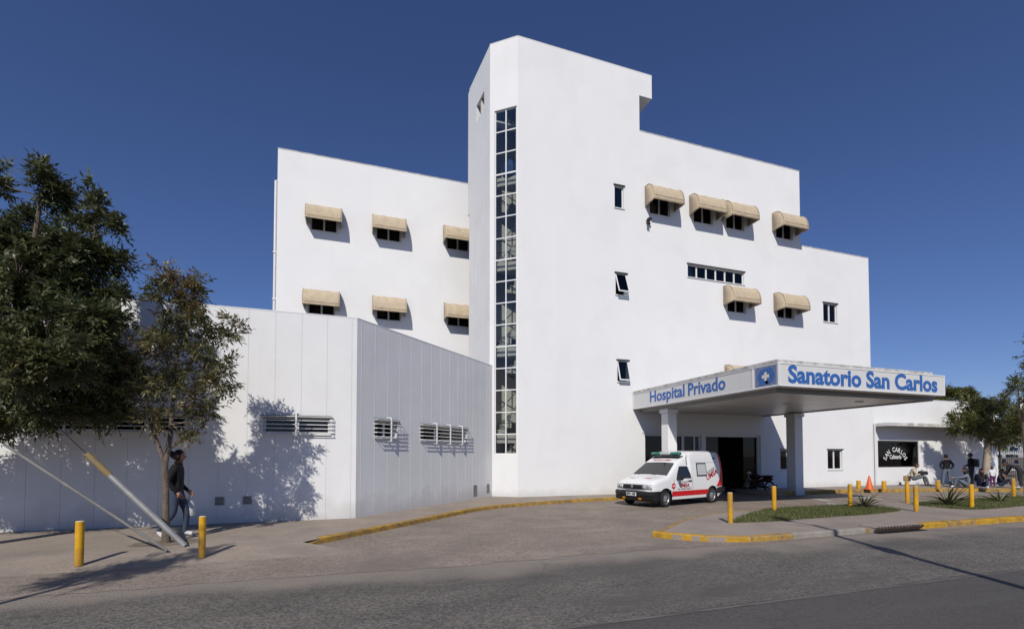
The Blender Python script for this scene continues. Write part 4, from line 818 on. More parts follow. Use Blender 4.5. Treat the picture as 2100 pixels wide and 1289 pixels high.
# leaning lamp post behind the camera whose shadow crosses the road
LP = T(0.3, -17.2); lp_ = tag(empty('lamp_post', LP), 'slightly leaning street lamp post on the near side of the road', 'lamp post')
MB().tube([(0, 0, 0), (-0.7, 0, 8.0)], [0.09, 0.06], 12).build('shaft', galv_m, lp_, LP, True); MB().tube([(-0.7, 0, 7.95), (-0.75, 0.5, 8.15)], 0.03, 8).box(-0.85, -0.65, 0.45, 0.95, 8.08, 8.2).build('lamp_head', dark_m, lp_, LP); MB().box(-0.62, -0.42, -0.12, 0.12, 5.6, 6.1).build('control_box', dark_m, lp_, LP)
# ================================================================== TREES AND PLANTS
def mesh_np(name, V, nper, mats):
    """V (n*nper,3): n separate polygons of nper corners"""
    n = len(V) // nper; me = bpy.data.meshes.new(name)
    me.vertices.add(len(V)); me.vertices.foreach_set('co', np.asarray(V, np.float32).ravel())
    me.loops.add(len(V)); me.loops.foreach_set('vertex_index', np.arange(len(V), dtype=np.int32))
    me.polygons.add(n); me.polygons.foreach_set('loop_start', np.arange(n, dtype=np.int32) * nper)
    setmats(me, mats); me.update(calc_edges=True); return me
def nrm(a): return a / np.maximum(1e-9, np.linalg.norm(a, axis=-1, keepdims=True))
def leaf_cloud(P, D, rng, L=0.26, pairs=4, ll=0.10, lw=0.032):
    """pinnate leaves with separate leaflets; P base points, D directions"""
    N = len(P); up = np.array([0, 0, 1.0]); side = nrm(np.cross(D, up) + rng.normal(0, .35, (N, 3))); nn = nrm(np.cross(side, D)); out = []
    Lr = L * rng.uniform(.7, 1.2, (N, 1))
    for k in range(pairs + 1):
        t = 0.25 + 0.75 * k / pairs
        for s in ((-1, 1) if k < pairs else (0,)):
            b = P + D * Lr * t - up * (Lr * t * t * 0.25)
            d = nrm(D * (0.55 if s else 1) + side * s * 0.8 - up * 0.30 + rng.normal(0, .22, (N, 3)))
            wv = nrm(np.cross(d, nn + rng.normal(0, .35, (N, 3)))); l = ll * rng.uniform(.7, 1.25, (N, 1)); wd = lw * rng.uniform(.75, 1.2, (N, 1))
            f = nrm(np.cross(wv, d)) * wd * 0.25
            out.append(np.stack([b, b + d * l * .42 + wv * wd * .5 + f, b + d * l, b + d * l * .42 - wv * wd * .5 + f], 1))
    return np.concatenate(out, 0).reshape(-1, 3)
def tree(name, label, base, trunk, lobes, Y0, lmat, bmat, seed, group=None, twig_leaf=6, L=0.26, ll=0.10, lw=0.032, fork=None, depthscale=1.15, pairs=4, cat='tree', leaders=()):
    """trunk: [(x,y,z,r)...]; lobes: [(px,py,rx_px,ry_px,dY,twigs)] seen from the camera at distance plane Y0+dY"""
    rng = np.random.default_rng(seed); W_ = T(*base); root = tag(empty(name, W_), label, cat, group)
    MB().tube([t[:3] for t in trunk], [t[3] for t in trunk], 12).build('trunk', bmat, root, None, True)
    fk = np.array(trunk[-1][:3]) if fork is None else np.array(fork); rf = trunk[-1][3]
    tw = MB(); P = []; D = []; LD = []
    for ld in leaders:
        MB().tube([q[:3] for q in ld], [q[3] for q in ld], 9).build('limb', bmat, root, None, True)
        for a, b in zip(ld, ld[1:]): LD += [np.array(a) * (1 - t) + np.array(b) * t for t in (.2, .6, 1.0)]
    fk0, rf0 = fk, rf
    for px, py, rx, ry, dY, K in lobes:
        c = onY(px, py, Y0 + dY); dep = (c - CAM) @ np.array([math.sin(YAW), math.cos(YAW), 0]); m = dep / F_PX
        rr = np.array([rx * m, (rx + ry) / 2 * m * depthscale, ry * m])
        if LD:
            cand = [q for q in LD if q[2] < c[2] - .12] or LD[:1]; q = min(cand, key=lambda q: np.linalg.norm(q[:3] - c) + .25 * abs(c[2] - q[2] - .4)); fk, rf = q[:3], q[3] * 1.1
        mid = fk * .45 + c * .55 + rng.normal(0, .12, 3); mid[2] -= 0.10 * abs(c[2] - fk[2])
        MB().tube([fk - [0, 0, .05], fk * .75 + mid * .25 + rng.normal(0, .03, 3), mid, c], [rf * .62, rf * .5, rf * .33, rf * .14], 7).build('limb', bmat, root, None, True)
        for k in range(K):
            u = rng.normal(0, 1, 3); u /= np.linalg.norm(u); r_ = rng.uniform(.25, 1.0) ** .55
            e = c + u * r_ * rr; s = c + u * r_ * rr * rng.uniform(.05, .45) - np.array([0, 0, .05]); s = s * .8 + (c * .75 + mid * .25) * .2
            q = (s + e) / 2 + rng.normal(0, .05, 3) + [0, 0, .03]
            tw.tube([s, q, e], [.011, .008, .004], 3, caps=False)
            ax = nrm(e - s)
            for j in range(twig_leaf):
                t = rng.uniform(.25, 1.0); p = (s * (1 - t) ** 2 + 2 * q * t * (1 - t) + e * t * t)
                d = nrm(ax * .55 + rng.normal(0, .55, 3) + np.array([0, 0, .22])); P.append(p); D.append(d)
    tag(tw.build('twigs', bmat, root), kind='stuff')
    V = leaf_cloud(np.array(P), np.array(D), rng, L, pairs, ll, lw)
    o = inst('crown', mesh_np('crown', V, 4, lmat), root); tag(o, kind='stuff'); return root
big_leaf = leafmat('dark_ash_leaf', [(0.0, (0.045, 0.058, 0.024)), (0.45, (0.082, 0.098, 0.038)), (0.8, (0.125, 0.13, 0.05)), (1.0, (0.22, 0.19, 0.07))], 0.3)
young_leaf = leafmat('drying_ash_leaf', [(0.0, (0.09, 0.10, 0.045)), (0.5, (0.15, 0.15, 0.062)), (0.76, (0.20, 0.155, 0.07)), (0.9, (0.25, 0.13, 0.07)), (1.0, (0.30, 0.22, 0.09))], 0.3)
right_leaf = leafmat('olive_leaf', [(0.0, (0.07, 0.085, 0.026)), (0.5, (0.13, 0.142, 0.042)), (0.8, (0.18, 0.175, 0.056)), (1.0, (0.25, 0.18, 0.065))], 0.35)
YB = -6.25
def bp(px, py, d=0): return tuple(onY(px, py, YB + d))
BLD = [[(*bp(-75, 860, -.1), .13), (*bp(-20, 760), .10), (*bp(40, 640, .1), .075), (*bp(70, 500), .045), (*bp(84, 400), .02)], [(*bp(-60, 830), .12), (*bp(60, 770, -.2), .09), (*bp(150, 690), .06), (*bp(185, 560, .1), .035), (*bp(198, 440), .016)], [(*bp(-80, 860), .12), (*bp(-120, 700), .09), (*bp(-100, 520), .05)], [(*bp(20, 700), .07), (*bp(95, 590, .3), .05), (*bp(120, 440, .2), .02)]]
tree('ash_tree', 'big dark green leafy tree filling the left edge, in front of the low wing', (-12.15, -6.3, 0.1), [(-12.15, -6.35, 0.0, .19), (-12.1, -6.35, 1.2, .16), (*bp(-70, 850), .14)],
     [(25, 500, 72, 42, 0.0, 58), (128, 508, 46, 38, -.1, 42), (200, 535, 26, 42, .2, 24), (40, 570, 100, 80, -.4, 62), (160, 590, 58, 66, 0.1, 46), (95, 690, 120, 90, -.5, 66), (200, 690, 46, 64, .2, 44), (60, 780, 120, 70, .1, 58), (185, 790, 85, 62, -.2, 44), (255, 765, 40, 46, .5, 28), (20, 840, 80, 42, .3, 36), (120, 845, 80, 36, -.1, 36), (225, 836, 44, 30, .2, 26), (86, 372, 5, 52, 0, 12), (122, 400, 5, 50, .2, 11), (197, 425, 5, 50, .1, 10), (232, 462, 16, 12, 0, 5), (246, 535, 16, 22, .2, 7), (240, 610, 20, 22, 0, 8), (252, 655, 20, 16, 0, 6), (55, 455, 20, 16, .1, 7), (160, 462, 16, 14, .1, 6),
      (60, 640, 130, 150, 1.2, 40), (-130, 590, 150, 110, 0, 80), (-160, 740, 160, 130, -.3, 80), (-60, 470, 60, 46, .3, 30), (-4, 370, 4, 46, .3, 8), (-60, 850, 130, 50, .2, 60), (-220, 840, 120, 60, .2, 80), (140, 730, 70, 56, -1.3, 30), (50, 750, 90, 66, -1.4, 34), (185, 650, 46, 46, -1.0, 18)], YB, big_leaf, bark_m, 3, twig_leaf=9, L=0.25, ll=0.11, lw=0.038, leaders=BLD)
yb = onZ(341, 1112, 0.1); yY = float(yb[1])
def yp(px, py, d=0): return tuple(onY(px, py, yY + d))
tree('young_ash_tree', 'young slender tree with browning leaves between the guy wires and the wing wall', tuple(yb),
     [(*yb, .075)] + [(*yp(340, 1060), .055), (*yp(340, 1000), .052), (*yp(338, 945), .05)],
     [(350, 572, 34, 28, 0, 13), (398, 600, 30, 44, .1, 15), (335, 612, 36, 30, -.1, 12), (372, 655, 66, 40, 0, 26), (330, 712, 52, 44, -.1, 22), (440, 688, 44, 34, .1, 15), (480, 668, 16, 20, .1, 5), (424, 745, 58, 44, 0, 22), (368, 790, 70, 46, .1, 28), (450, 788, 26, 34, 0, 9), (308, 850, 28, 28, -.15, 10), (420, 845, 44, 24, .1, 12), (392, 900, 15, 14, 0, 4), (285, 790, 36, 40, .1, 12)], yY, young_leaf, bark_m, 5, twig_leaf=6, L=0.21, ll=0.10, lw=0.03, depthscale=1.3,
     leaders=[[(*yp(338, 950), .042), (*yp(322, 905, -.05), .030), (*yp(306, 860, -.1), .022), (*yp(296, 790, -.1), .012)], [(*yp(339, 950), .046), (*yp(350, 890), .038), (*yp(356, 800, .05), .030), (*yp(366, 700, .05), .022), (*yp(360, 610), .012), (*yp(352, 560), .006)], [(*yp(356, 800, .05), .026), (*yp(400, 730, .1), .018), (*yp(436, 680, .1), .010), (*yp(476, 660, .1), .005)], [(*yp(353, 850), .022), (*yp(410, 800, .1), .014), (*yp(450, 780, .1), .007)], [(*yp(362, 735, .05), .02), (*yp(392, 640, .1), .012), (*yp(402, 590, .1), .006)]])
# trees on the right
rt = (24.6, -1.7, 0.15)
def rp_(px, py, Y): return tuple(onY(px, py, Y))
tree('round_tree', 'round crowned tree with pale trunk standing behind the sitting group by the cafeteria', rt,
     [(*rp_(2019, 998, -1.7), .17), (*rp_(2023, 950, -1.7), .155), (*rp_(2027, 905, -1.7), .15), (*rp_(2030, 885, -1.7), .14)],
     [(2000, 838, 34, 26, 0, 60), (2040, 830, 36, 28, .3, 64), (1972, 862, 26, 22, -.2, 34), (2010, 876, 40, 24, -.4, 60), (2060, 868, 40, 28, .1, 64), (2088, 850, 26, 28, .3, 34), (2040, 898, 36, 16, -.2, 32), (2080, 896, 30, 16, .2, 26), (1962, 878, 14, 14, 0, 10)], -1.7, right_leaf, bark_pale_m, 8, twig_leaf=7, L=0.26, ll=0.12, lw=0.05, pairs=3)
tree('broad_tree', 'leafy tree whose branches reach in at the right edge above the last bollard', (20.1, -5.2, 0.1), [(20.1, -5.2, 0.0, .16), (20.1, -5.2, 1.6, .13), (20.1, -5.15, 3.0, .12)],
     [(2088, 792, 15, 22, 0, 14), (2135, 775, 36, 48, .2, 62), (2118, 818, 24, 16, -.3, 16), (2180, 720, 66, 56, 0, 100), (2210, 800, 66, 56, .4, 95), (2150, 690, 40, 40, .3, 45)], -5.2, right_leaf, bark_m, 9, twig_leaf=7, L=0.26, ll=0.12, lw=0.045, pairs=3)
tree('far_tree', 'distant tree showing behind the cafeteria roof under the end of the sign', (47, 16, 0), [(47, 16, 0, .3), (47, 16, 3, .26)], [(1945, 808, 30, 17, 0, 50), (1975, 806, 22, 15, .5, 34), (1915, 814, 20, 14, 0, 24), (1990, 820, 20, 14, 0, 22)], 16, right_leaf, bark_m, 12, twig_leaf=7, L=0.5, ll=0.26, lw=0.11, pairs=3)
tree('far_tree', 'distant tree seen through the wire fence at the right edge', (66, 22, 0), [(66, 22, 0, .3), (66, 22, 3, .26)], [(2075, 880, 30, 30, 0, 60), (2110, 870, 30, 34, 0, 60), (2050, 905, 24, 16, 0, 30)], 22, right_leaf, bark_m, 13, twig_leaf=7, L=0.6, ll=0.32, lw=0.14, pairs=3)
# slim tree on the near side of the road: only its shadow reaches the picture
def free_tree(name, label, base, trunk, lobes3, lmat, bmat, seed, twig_leaf=6, L=0.25, ll=0.1, lw=0.03):
    rng = np.random.default_rng(seed); root = tag(empty(name, T(*base)), label, 'tree'); tw = MB(); P = []; D = []
    MB().tube([t[:3] for t in trunk], [t[3] for t in trunk], 10).build('trunk', bmat, root, None, True); fk = np.array(trunk[-1][:3])
    for c, rr, K in lobes3:
        c = np.array(c, float); rr = np.array(rr); MB().tube([fk, (fk + c) / 2 + rng.normal(0, .05, 3), c], [.04, .03, .012], 6).build('limb', bmat, root)
        for k in range(K):
            u = rng.normal(0, 1, 3); u /= np.linalg.norm(u); e = c + u * rng.uniform(.3, 1) * rr; s = c * .7 + e * .3; tw.tube([s, e], [.01, .004], 3, caps=False); ax = nrm(e - s)
            for j in range(twig_leaf): P.append(s + (e - s) * rng.uniform(.2, 1)); D.append(nrm(ax * .5 + rng.normal(0, .5, 3)))
    tag(tw.build('twigs', bmat, root), kind='stuff'); tag(inst('crown', mesh_np('crown', leaf_cloud(np.array(P), np.array(D), rng, L, 4, ll, lw), 4, lmat), root), kind='stuff'); return root
free_tree('slim_tree', 'slim street tree on the near side of the road, out of the picture', (-11.6, -13.6, 0), [(-11.6, -13.6, 0, .07), (-11.55, -13.6, 2.4, .06), (-11.5, -13.6, 4.0, .045)], [((-11.5, -13.6, 4.9), (.5, .5, .7), 30), ((-11.7, -13.3, 4.4), (.45, .4, .4), 18), ((-11.4, -13.8, 5.6), (.3, .3, .6), 16)], young_leaf, bark_m, 14)
# earth round the young tree
mb = MB(); mb.add([(yb[0] + math.cos(a) * rnd.uniform(.45, .62), yb[1] + math.sin(a) * rnd.uniform(.28, .40), 0.104) for a in np.linspace(0, 2 * math.pi, 23)[:-1]], [tuple(range(22))]); structure(mb.build('tree_pit_earth', earth_m))
# grass patches
def grass(name, px_pts, label, n, seed):
    pts = [onZ(x, y, .1) for x, y in px_pts]; P = smooth_path([(p[0], p[1]) for p in pts] + [(pts[0][0], pts[0][1])], 0.4)[:-1]
    sheet('turf', P, 0.106, turf_m)
    rng = np.random.default_rng(seed); A = np.array(P); lo, hi = A.min(0) - .08, A.max(0) + .08; out = []
    X = rng.uniform(lo, hi, (n, 2)); ins = np.zeros(n, bool); jit = rng.normal(0, .06, (n, 2)); Q = X + jit
    for i in range(len(A)):
        a, b = A[i], A[(i + 1) % len(A)]; cnd = (a[1] > Q[:, 1]) != (b[1] > Q[:, 1])
        xi = (b[0] - a[0]) * (Q[:, 1] - a[1]) / (b[1] - a[1] + 1e-12) + a[0]; ins ^= cnd & (Q[:, 0] < xi)
    X = X[ins]; n = len(X); a = rng.uniform(0, 2 * math.pi, n); h = rng.uniform(.03, .085, n) * np.where(rng.random(n) < .06, 1.6, 1); w_ = rng.uniform(.004, .009, n)
    ln = rng.normal(0, .03, (n, 2)); z = np.full(n, .105)
    b0 = np.stack([X[:, 0] - np.cos(a) * w_, X[:, 1] - np.sin(a) * w_, z], 1); b1 = np.stack([X[:, 0] + np.cos(a) * w_, X[:, 1] + np.sin(a) * w_, z], 1); tp = np.stack([X[:, 0] + ln[:, 0], X[:, 1] + ln[:, 1], z + h], 1)
    V = np.stack([b0, b1, tp], 1).reshape(-1, 3)
    return tag(inst(name, mesh_np(name, V, 3, grass_m)), label, 'grass', kind='stuff')
grass_m = leafmat('grass_blade', [(0.0, (0.08, 0.10, 0.03)), (0.5, (0.13, 0.15, 0.045)), (0.8, (0.19, 0.19, 0.075)), (1.0, (0.32, 0.27, 0.13))], 0.3)
grass('grass', [(1503, 1071), (1530, 1058), (1575, 1046), (1650, 1040), (1755, 1038), (1840, 1045), (1790, 1053), (1690, 1060), (1590, 1068)], 'mown grass patch on the near tip of the island', 52000, 21)
grass('grass', [(1872, 1033), (1920, 1028), (1990, 1024), (2110, 1018), (2130, 1030), (2060, 1040), (1990, 1044), (1915, 1039)], 'mown grass patch on the far part of the island', 45000, 22)
# spiky plants, every blade a leaf of its own
blade_m = leafmat('spiky_leaf', [(0.0, (0.045, 0.05, 0.022)), (0.6, (0.08, 0.085, 0.035)), (1.0, (0.16, 0.14, 0.06))], 0.1)
def blade_mesh(l, w_, droop):
    mb = MB(); n = 7; rows = []
    for k in range(n + 1):
        t = k / n; ww_ = w_ * (1 - t) ** .6 * (0.55 + 1.2 * t if t < .35 else 1) ; x = l * t; z = l * (0.0 - droop * t * t); c = [(x, -ww_ / 2, z + ww_ * .25), (x, 0, z), (x, ww_ / 2, z + ww_ * .25)]
        rows.append(c)
    mb.grid(rows); return mb.mesh('leaf', blade_m)
BL = [blade_mesh(0.62, 0.07, 0.10), blade_mesh(0.70, 0.075, 0.32), blade_mesh(0.5, 0.065, 0.05), blade_mesh(0.66, 0.07, 0.55)]
def spiky(px, py, n, sc, label, seed, flat=0.0):
    q = onZ(px, py, .1); r_ = random.Random(seed); W_ = T(q[0], q[1], .1); o = tag(empty('spiky_plant', W_), label, 'plant', 'spiky plants in the grass')
    for k in range(n):
        a = 2 * math.pi * (k * .381966) + r_.uniform(-.3, .3); el = R(r_.uniform(18, 82) - flat); s = sc * r_.uniform(.75, 1.15)
        inst('leaf', r_.choice(BL), o, W_ @ Matrix.Rotation(a, 4, 'Z') @ Matrix.Translation((0.03, 0, 0.0)) @ Matrix.Rotation(-el, 4, 'Y') @ Matrix.Rotation(r_.uniform(-.5, .5), 4, 'X') @ Matrix.Scale(s, 4))
    return o
spiky(1772, 1041, 46, 0.92, 'dense low spiky plant nearest the ambulance, at the end of the first grass patch', 1, 14)
spiky(1945, 1037, 30, 1.25, 'largest spiky plant with long arching leaves, middle one of the three', 2)
spiky(2050, 1029, 18, 1.0, 'smallest spiky plant, nearest the right edge of the picture', 3, 4)
# ================================================================== FENCE AND BACKGROUND AT THE RIGHT
FX0 = AX1 + .05; FN = tag(empty('mesh_fence', T(FX0, -0.05, .15)), 'dark welded mesh fence continuing from the end of the cafeteria wall', 'fence')
for k in range(4):
    MB().box(FX0 + 2.4 * k, FX0 + 2.4 * k + .06, -0.08, -0.02, 0.15, 2.75).build('post', dark_m, FN)
vb = MB().box(0, .012, 0, .012, 0, 2.45).mesh('bar', dark_m); hb_ = MB().box(0, 2.34, 0, .012, 0, .014).mesh('rail', dark_m)
for k in range(3):
    for i in range(14): inst('bar', vb, FN, T(FX0 + 2.4 * k + .08 + i * .17, -0.05, .2))
    for i in range(13): inst('rail', hb_, FN, T(FX0 + 2.4 * k + .06, -0.038, .25 + i * .195))
kq = tag(empty('kiosk', T(40, 6)), 'kiosk with shelves and yellow awning behind the mesh fence', 'kiosk')
MB().box(36, 46, 9, 9.2, 0, 3.0).box(36, 36.2, 5, 9, 0, 3.0).box(36, 46, 5.5, 9, 3.0, 3.15).build('wall', M('kiosk_wall', (0.16, 0.15, 0.14), .9, .2), kq)
MB().box(35.5, 46, 4.3, 5.5, 2.75, 2.85).build('awning', M('kiosk_yellow', (0.55, 0.42, 0.06), .7, .1), kq)
rk = random.Random(4); goods = [M('goods_%s' % c, col, .5, .1) for c, col in (('white', (.7, .7, .68)), ('yellow', (.5, .4, .08)), ('green', (.1, .3, .12)), ('blue', (.12, .2, .35)))]
for z in (.5, 1.0, 1.5, 2.0):
    MB().box(36.5, 45.5, 6.4, 6.8, z - .04, z).build('shelf', trim_m, kq)
    for k in range(16):
        if rk.random() < .7: MB().box(0, rk.uniform(.12, .3), 0, .2, 0, rk.uniform(.15, .36)).build('goods_box', rk.choice(goods), kq, T(36.6 + k * .55, 6.45, z))
sg = tag(empty('roadside_sign', T(33.5, -1.0)), 'tall white and green sign panel partly hidden by leaves at the right edge', 'sign')
c0, c1 = onY(2086, 826, -1.0), onY(2112, 858, -1.0)
MB().box(c0[0], c1[0] + .3, -1.05, -1.0, c1[2], c0[2]).build('panel', white_m, sg); MB().box(c0[0] + .15, c0[0] + .6, -1.06, -1.051, c1[2] + .1, c0[2] - .3).build('green_field', M('sign_green', (.08, .38, .06), .5, .05), sg); MB().tube([((c0[0] + c1[0]) / 2 + .3, -.96, .1), ((c0[0] + c1[0]) / 2 + .3, -.96, c0[2] - .1)], .06, 8).build('post', galv_m, sg)
# ================================================================== PEOPLE
skin_m = M('skin', (0.36, 0.20, 0.14), 0.6, 0.06, 12); hair_m = M('dark_hair', (0.012, 0.010, 0.009), 0.6, 0.2, 30)
def cloth(n, c): return M('cloth_' + n, c, 0.9, 0.15, 8, 0.3, 90)
c_black = cloth('black', (0.010, 0.010, 0.012)); c_jean = cloth('jean', (0.045, 0.062, 0.10)); c_pale_jean = cloth('pale_jean', (0.13, 0.155, 0.20)); c_cream = cloth('cream', (0.52, 0.44, 0.31)); c_grey = cloth('grey', (0.12, 0.13, 0.15)); c_dark = cloth('charcoal', (0.025, 0.025, 0.03)); c_white = cloth('white', (0.72, 0.72, 0.74)); c_purple = cloth('purple', (0.12, 0.025, 0.12)); c_blue = cloth('navy', (0.03, 0.045, 0.10)); shoe_w = cloth('white_shoe', (0.75, 0.75, 0.75)); shoe_d = cloth('dark_shoe', (0.02, 0.018, 0.016)); c_brown = cloth('brown', (0.10, 0.06, 0.04)); c_slate = cloth('slate', (0.17, 0.19, 0.23))
STAND = dict(pelvis=(0, 0, .93), spine=(0, .0, 1.10), chest=(0, .0, 1.28), neck=(0, .01, 1.44), headb=(0, .03, 1.52), shL=(-.17, 0, 1.37), elL=(-.22, -.02, 1.10), wrL=(-.22, .06, .86), shR=(.17, 0, 1.37), elR=(.22, -.02, 1.10), wrR=(.22, .06, .86),
             hiL=(-.09, 0, .88), knL=(-.10, .02, .48), anL=(-.10, -.02, .09), toL=(-.11, .14, .035), hiR=(.09, 0, .88), knR=(.10, .02, .48), anR=(.10, -.02, .09), toR=(.11, .14, .035))
BONES = [('pelvis', 'spine', 'T'), ('spine', 'chest', 'T'), ('chest', 'neck', 'T'), ('neck', 'headb', 'S')] + [b for s in 'LR' for b in (('chest', 'sh' + s, 'T'), ('sh' + s, 'el' + s, 'T'), ('el' + s, 'wr' + s, 'A'), ('pelvis', 'hi' + s, 'P'), ('hi' + s, 'kn' + s, 'P'), ('kn' + s, 'an' + s, 'P'), ('an' + s, 'to' + s, 'F'))]
RAD = dict(pelvis=(.15, .115), spine=(.14, .105), chest=(.155, .115), neck=(.058, .06), headb=(.055, .055), sh=(.075, .07), el=(.050, .048), wr=(.036, .034), hi=(.098, .10), kn=(.066, .066), an=(.046, .048), to=(.042, .034))
def person(label, loc, rz, J, top, pants, shoes, sleeve=None, hair='short', scale=1.0, look=0.0, bulk=1.0, group=None, nod=0.0):
    K = dict(STAND); K.update(J); W_ = T(loc[0], loc[1], loc[2], rz) @ Matrix.Scale(scale, 4)
    names = list(K); idx = {n: i for i, n in enumerate(names)}
    me = bpy.data.meshes.new('p'); me.from_pydata([K[n] for n in names], [(idx[a], idx[b]) for a, b, _ in BONES], []); ob = bpy.data.objects.new('p', me); COL.objects.link(ob)
    ob.modifiers.new('s', 'SKIN'); su = ob.modifiers.new('d', 'SUBSURF'); su.levels = 2; su.render_levels = 2
    for n in names:
        r = RAD.get(n) or RAD[n[:2]]; sv = me.skin_vertices[0].data[idx[n]]; kk = bulk if n in ('pelvis', 'spine', 'chest') else 1; sv.radius = (r[0] * kk, r[1] * kk); sv.use_root = n == 'pelvis'
    dg = bpy.context.evaluated_depsgraph_get(); m2 = bpy.data.meshes.new_from_object(ob.evaluated_get(dg)); bpy.data.objects.remove(ob); bpy.data.meshes.remove(me)
    seg = [(np.array(K[a]), np.array(K[b]), t) for a, b, t in BONES]; mats = [skin_m, top, pants, shoes, sleeve or top]; mi = {'S': 0, 'T': 1, 'P': 2, 'F': 3, 'A': 4}
    m2.materials.clear(); setmats(m2, mats); ids = []
    for p in m2.polygons:
        c = np.array(p.center); best = min(seg, key=lambda s: np.linalg.norm(c - s[0] - (s[1] - s[0]) * min(1, max(0, (c - s[0]) @ (s[1] - s[0]) / max(1e-9, (s[1] - s[0]) @ (s[1] - s[0])))))); ids.append(mi[best[2]])
    bm = bmesh.new(); bm.from_mesh(m2)
    for f, i in zip(bm.faces, ids): f.material_index = i; f.smooth = True
    # head: skull, jaw, nose, ears, eyes and mouth joined onto the neck
    hb = Vector(K['headb']); HM = Matrix.Translation(hb + Vector((0, .012, .085))) @ Matrix.Rotation(look, 4, 'Z') @ Matrix.Rotation(nod, 4, 'X')
    def ball(loc, sc, mat_i, seg_=14, rings=10, shape=None):
        r = bmesh.ops.create_uvsphere(bm, u_segments=seg_, v_segments=rings, radius=1.0)
        fs = set()
        for v in r['verts']:
            x, y, z = v.co
            if shape: x, y, z = shape(x, y, z)
            v.co = HM @ Vector((loc[0] + x * sc[0], loc[1] + y * sc[1], loc[2] + z * sc[2])); fs |= set(v.link_faces)
        for f in fs: f.material_index = mat_i; f.smooth = True
    ball((0, 0, 0), (.078, .098, .118), 0, 18, 14, lambda x, y, z: (x * (1 - .28 * max(0, -z)), y * (1 - .12 * max(0, -z)) + (.12 * max(0, -z) if y > 0 else 0), z))
    ball((0, .100, -.012), (.014, .020, .026), 0, 8, 6)
    for s in (-1, 1):
        ball((s * .078, -.008, -.005), (.012, .022, .032), 0, 8, 6); ball((s * .031, .088, .012), (.012, .008, .007), 3, 8, 6)
    ball((0, .096, -.058), (.022, .006, .006), 4 if False else 0, 8, 4)
    # hands: palm, four unequal bent fingers, and a thumb on the side of the palm
    for s, sx in (('L', -1), ('R', 1)):
        w_, e_ = Vector(K['wr' + s]), Vector(K['el' + s]); d = (w_ - e_).normalized(); sd = d.cross(Vector((sx, 0, 0.01))).normalized(); nn = d.cross(sd).normalized()
        def chain(pts, rr):
            g = MB(); g.tube(pts, rr, 6); vv = [bm.verts.new(v) for v in g.v]
            for f in g.f:
                try: nf = bm.faces.new([vv[i] for i in f]); nf.material_index = 0; nf.smooth = True
                except ValueError: pass
        chain([w_ - d * .02, w_ + d * .03, w_ + d * .085], [.028, .038, .034])
        for k, l in enumerate((.066, .078, .072, .056)):
            b = w_ + d * .078 + sd * (k - 1.5) * .019; chain([b, b + d * l * .5 + nn * .006, b + d * l * .85 + nn * .025], [.0095, .009, .007])
        b = w_ + d * .03 + sd * .034; chain([b, b + d * .028 + sd * .022 + nn * .01, b + d * .055 + sd * .026 + nn * .022], [.012, .0105, .008])
    bm.to_mesh(m2); bm.free(); m2.update()
    root = tag(empty('person', W_), label, 'person', group); inst('body', m2, root, W_)
    # hair
    hm = MB(); lo = -.35 if hair == 'short' else -.75; rows = []
    for i in range(9):
        th = math.pi * (i / 8) * (.62 if hair == 'short' else .72); row = []
        for k in range(21):
            a = 2 * math.pi * k / 20; front = max(0, math.sin(a)); t2 = min(th, math.pi * (.36 - .02 * front)) if front > .35 else th
            row.append((.086 * math.sin(t2) * math.cos(a), .107 * math.sin(t2) * math.sin(a) - .008, .130 * math.cos(t2)))
        rows.append(row)
    hm.grid(rows[::-1])
    if hair == 'tail': hm.lathe([(.02, -.10), (.05, -.04), (.052, .02), (.03, .07), (.01, .085)], 10, mat=Matrix.Translation((0, -.125, .03)) @ Matrix.Rotation(R(25), 4, 'X'))
    if hair == 'long': hm.lathe([(.05, -.24), (.085, -.12), (.09, .02), (.05, .10)], 12, mat=Matrix.Translation((0, -.045, -.02)))
    ho = hm.build('hair', hair_m, root, W_ @ HM, True); return root, W_
def at(px, py, z): q = onZ(px, py, z); return (float(q[0]), float(q[1]), z)
def face(px, turn):
    """heading of someone seen at photo column px: 0 = away from the camera, 90 = to the right, 180 = towards it"""
    d = ray(px, HY); a = math.atan2(d[0], d[1]) + R(turn); return -a
# woman walking along the wing wall, carrying a white plastic bag
wl = at(360, 1102, 0.1)
pr, PW = person('woman in black jumper and jeans walking past the young tree with a white bag', wl, R(-90), dict(
    pelvis=(0, 0, .92), spine=(0, .01, 1.09), chest=(0, .02, 1.27), elL=(-.23, -.06, 1.10), wrL=(-.16, .16, .90), elR=(.23, -.08, 1.10), wrR=(.18, .08, .88), knL=(-.09, .16, .50), anL=(-.09, .13, .09), toL=(-.10, .29, .045), knR=(.09, -.02, .48), anR=(.09, -.27, .15), toR=(.10, -.16, .04)), c_black, c_jean, shoe_w, hair='tail', scale=0.96)
bagm = bpy.data.materials.new('white_plastic_film'); bagm.use_nodes = True; _b = bagm.node_tree.nodes['Principled BSDF']; _b.inputs['Base Color'].default_value = (.75, .74, .74, 1); _b.inputs['Roughness'].default_value = .35; _b.inputs['Transmission Weight'].default_value = .25
BW = PW @ Matrix.Translation((-.14, .17, .56)) @ Matrix.Scale(.82, 4); bg = tag(empty('plastic_bag', BW), 'thin white plastic bag held by the woman beside the young tree', 'bag')
mb = MB(); mb.lathe([(.03, -.20), (.12, -.19), (.155, -.10), (.15, .02), (.10, .14), (.04, .22)], 14, mat=Matrix.Diagonal((.55, 1, 1, 1)))
mb.v = [(x + rnd.uniform(-.008, .008), y + rnd.uniform(-.012, .012), z + rnd.uniform(-.008, .008)) for x, y, z in mb.v]; mb.build('sack', bagm, bg, BW, True)
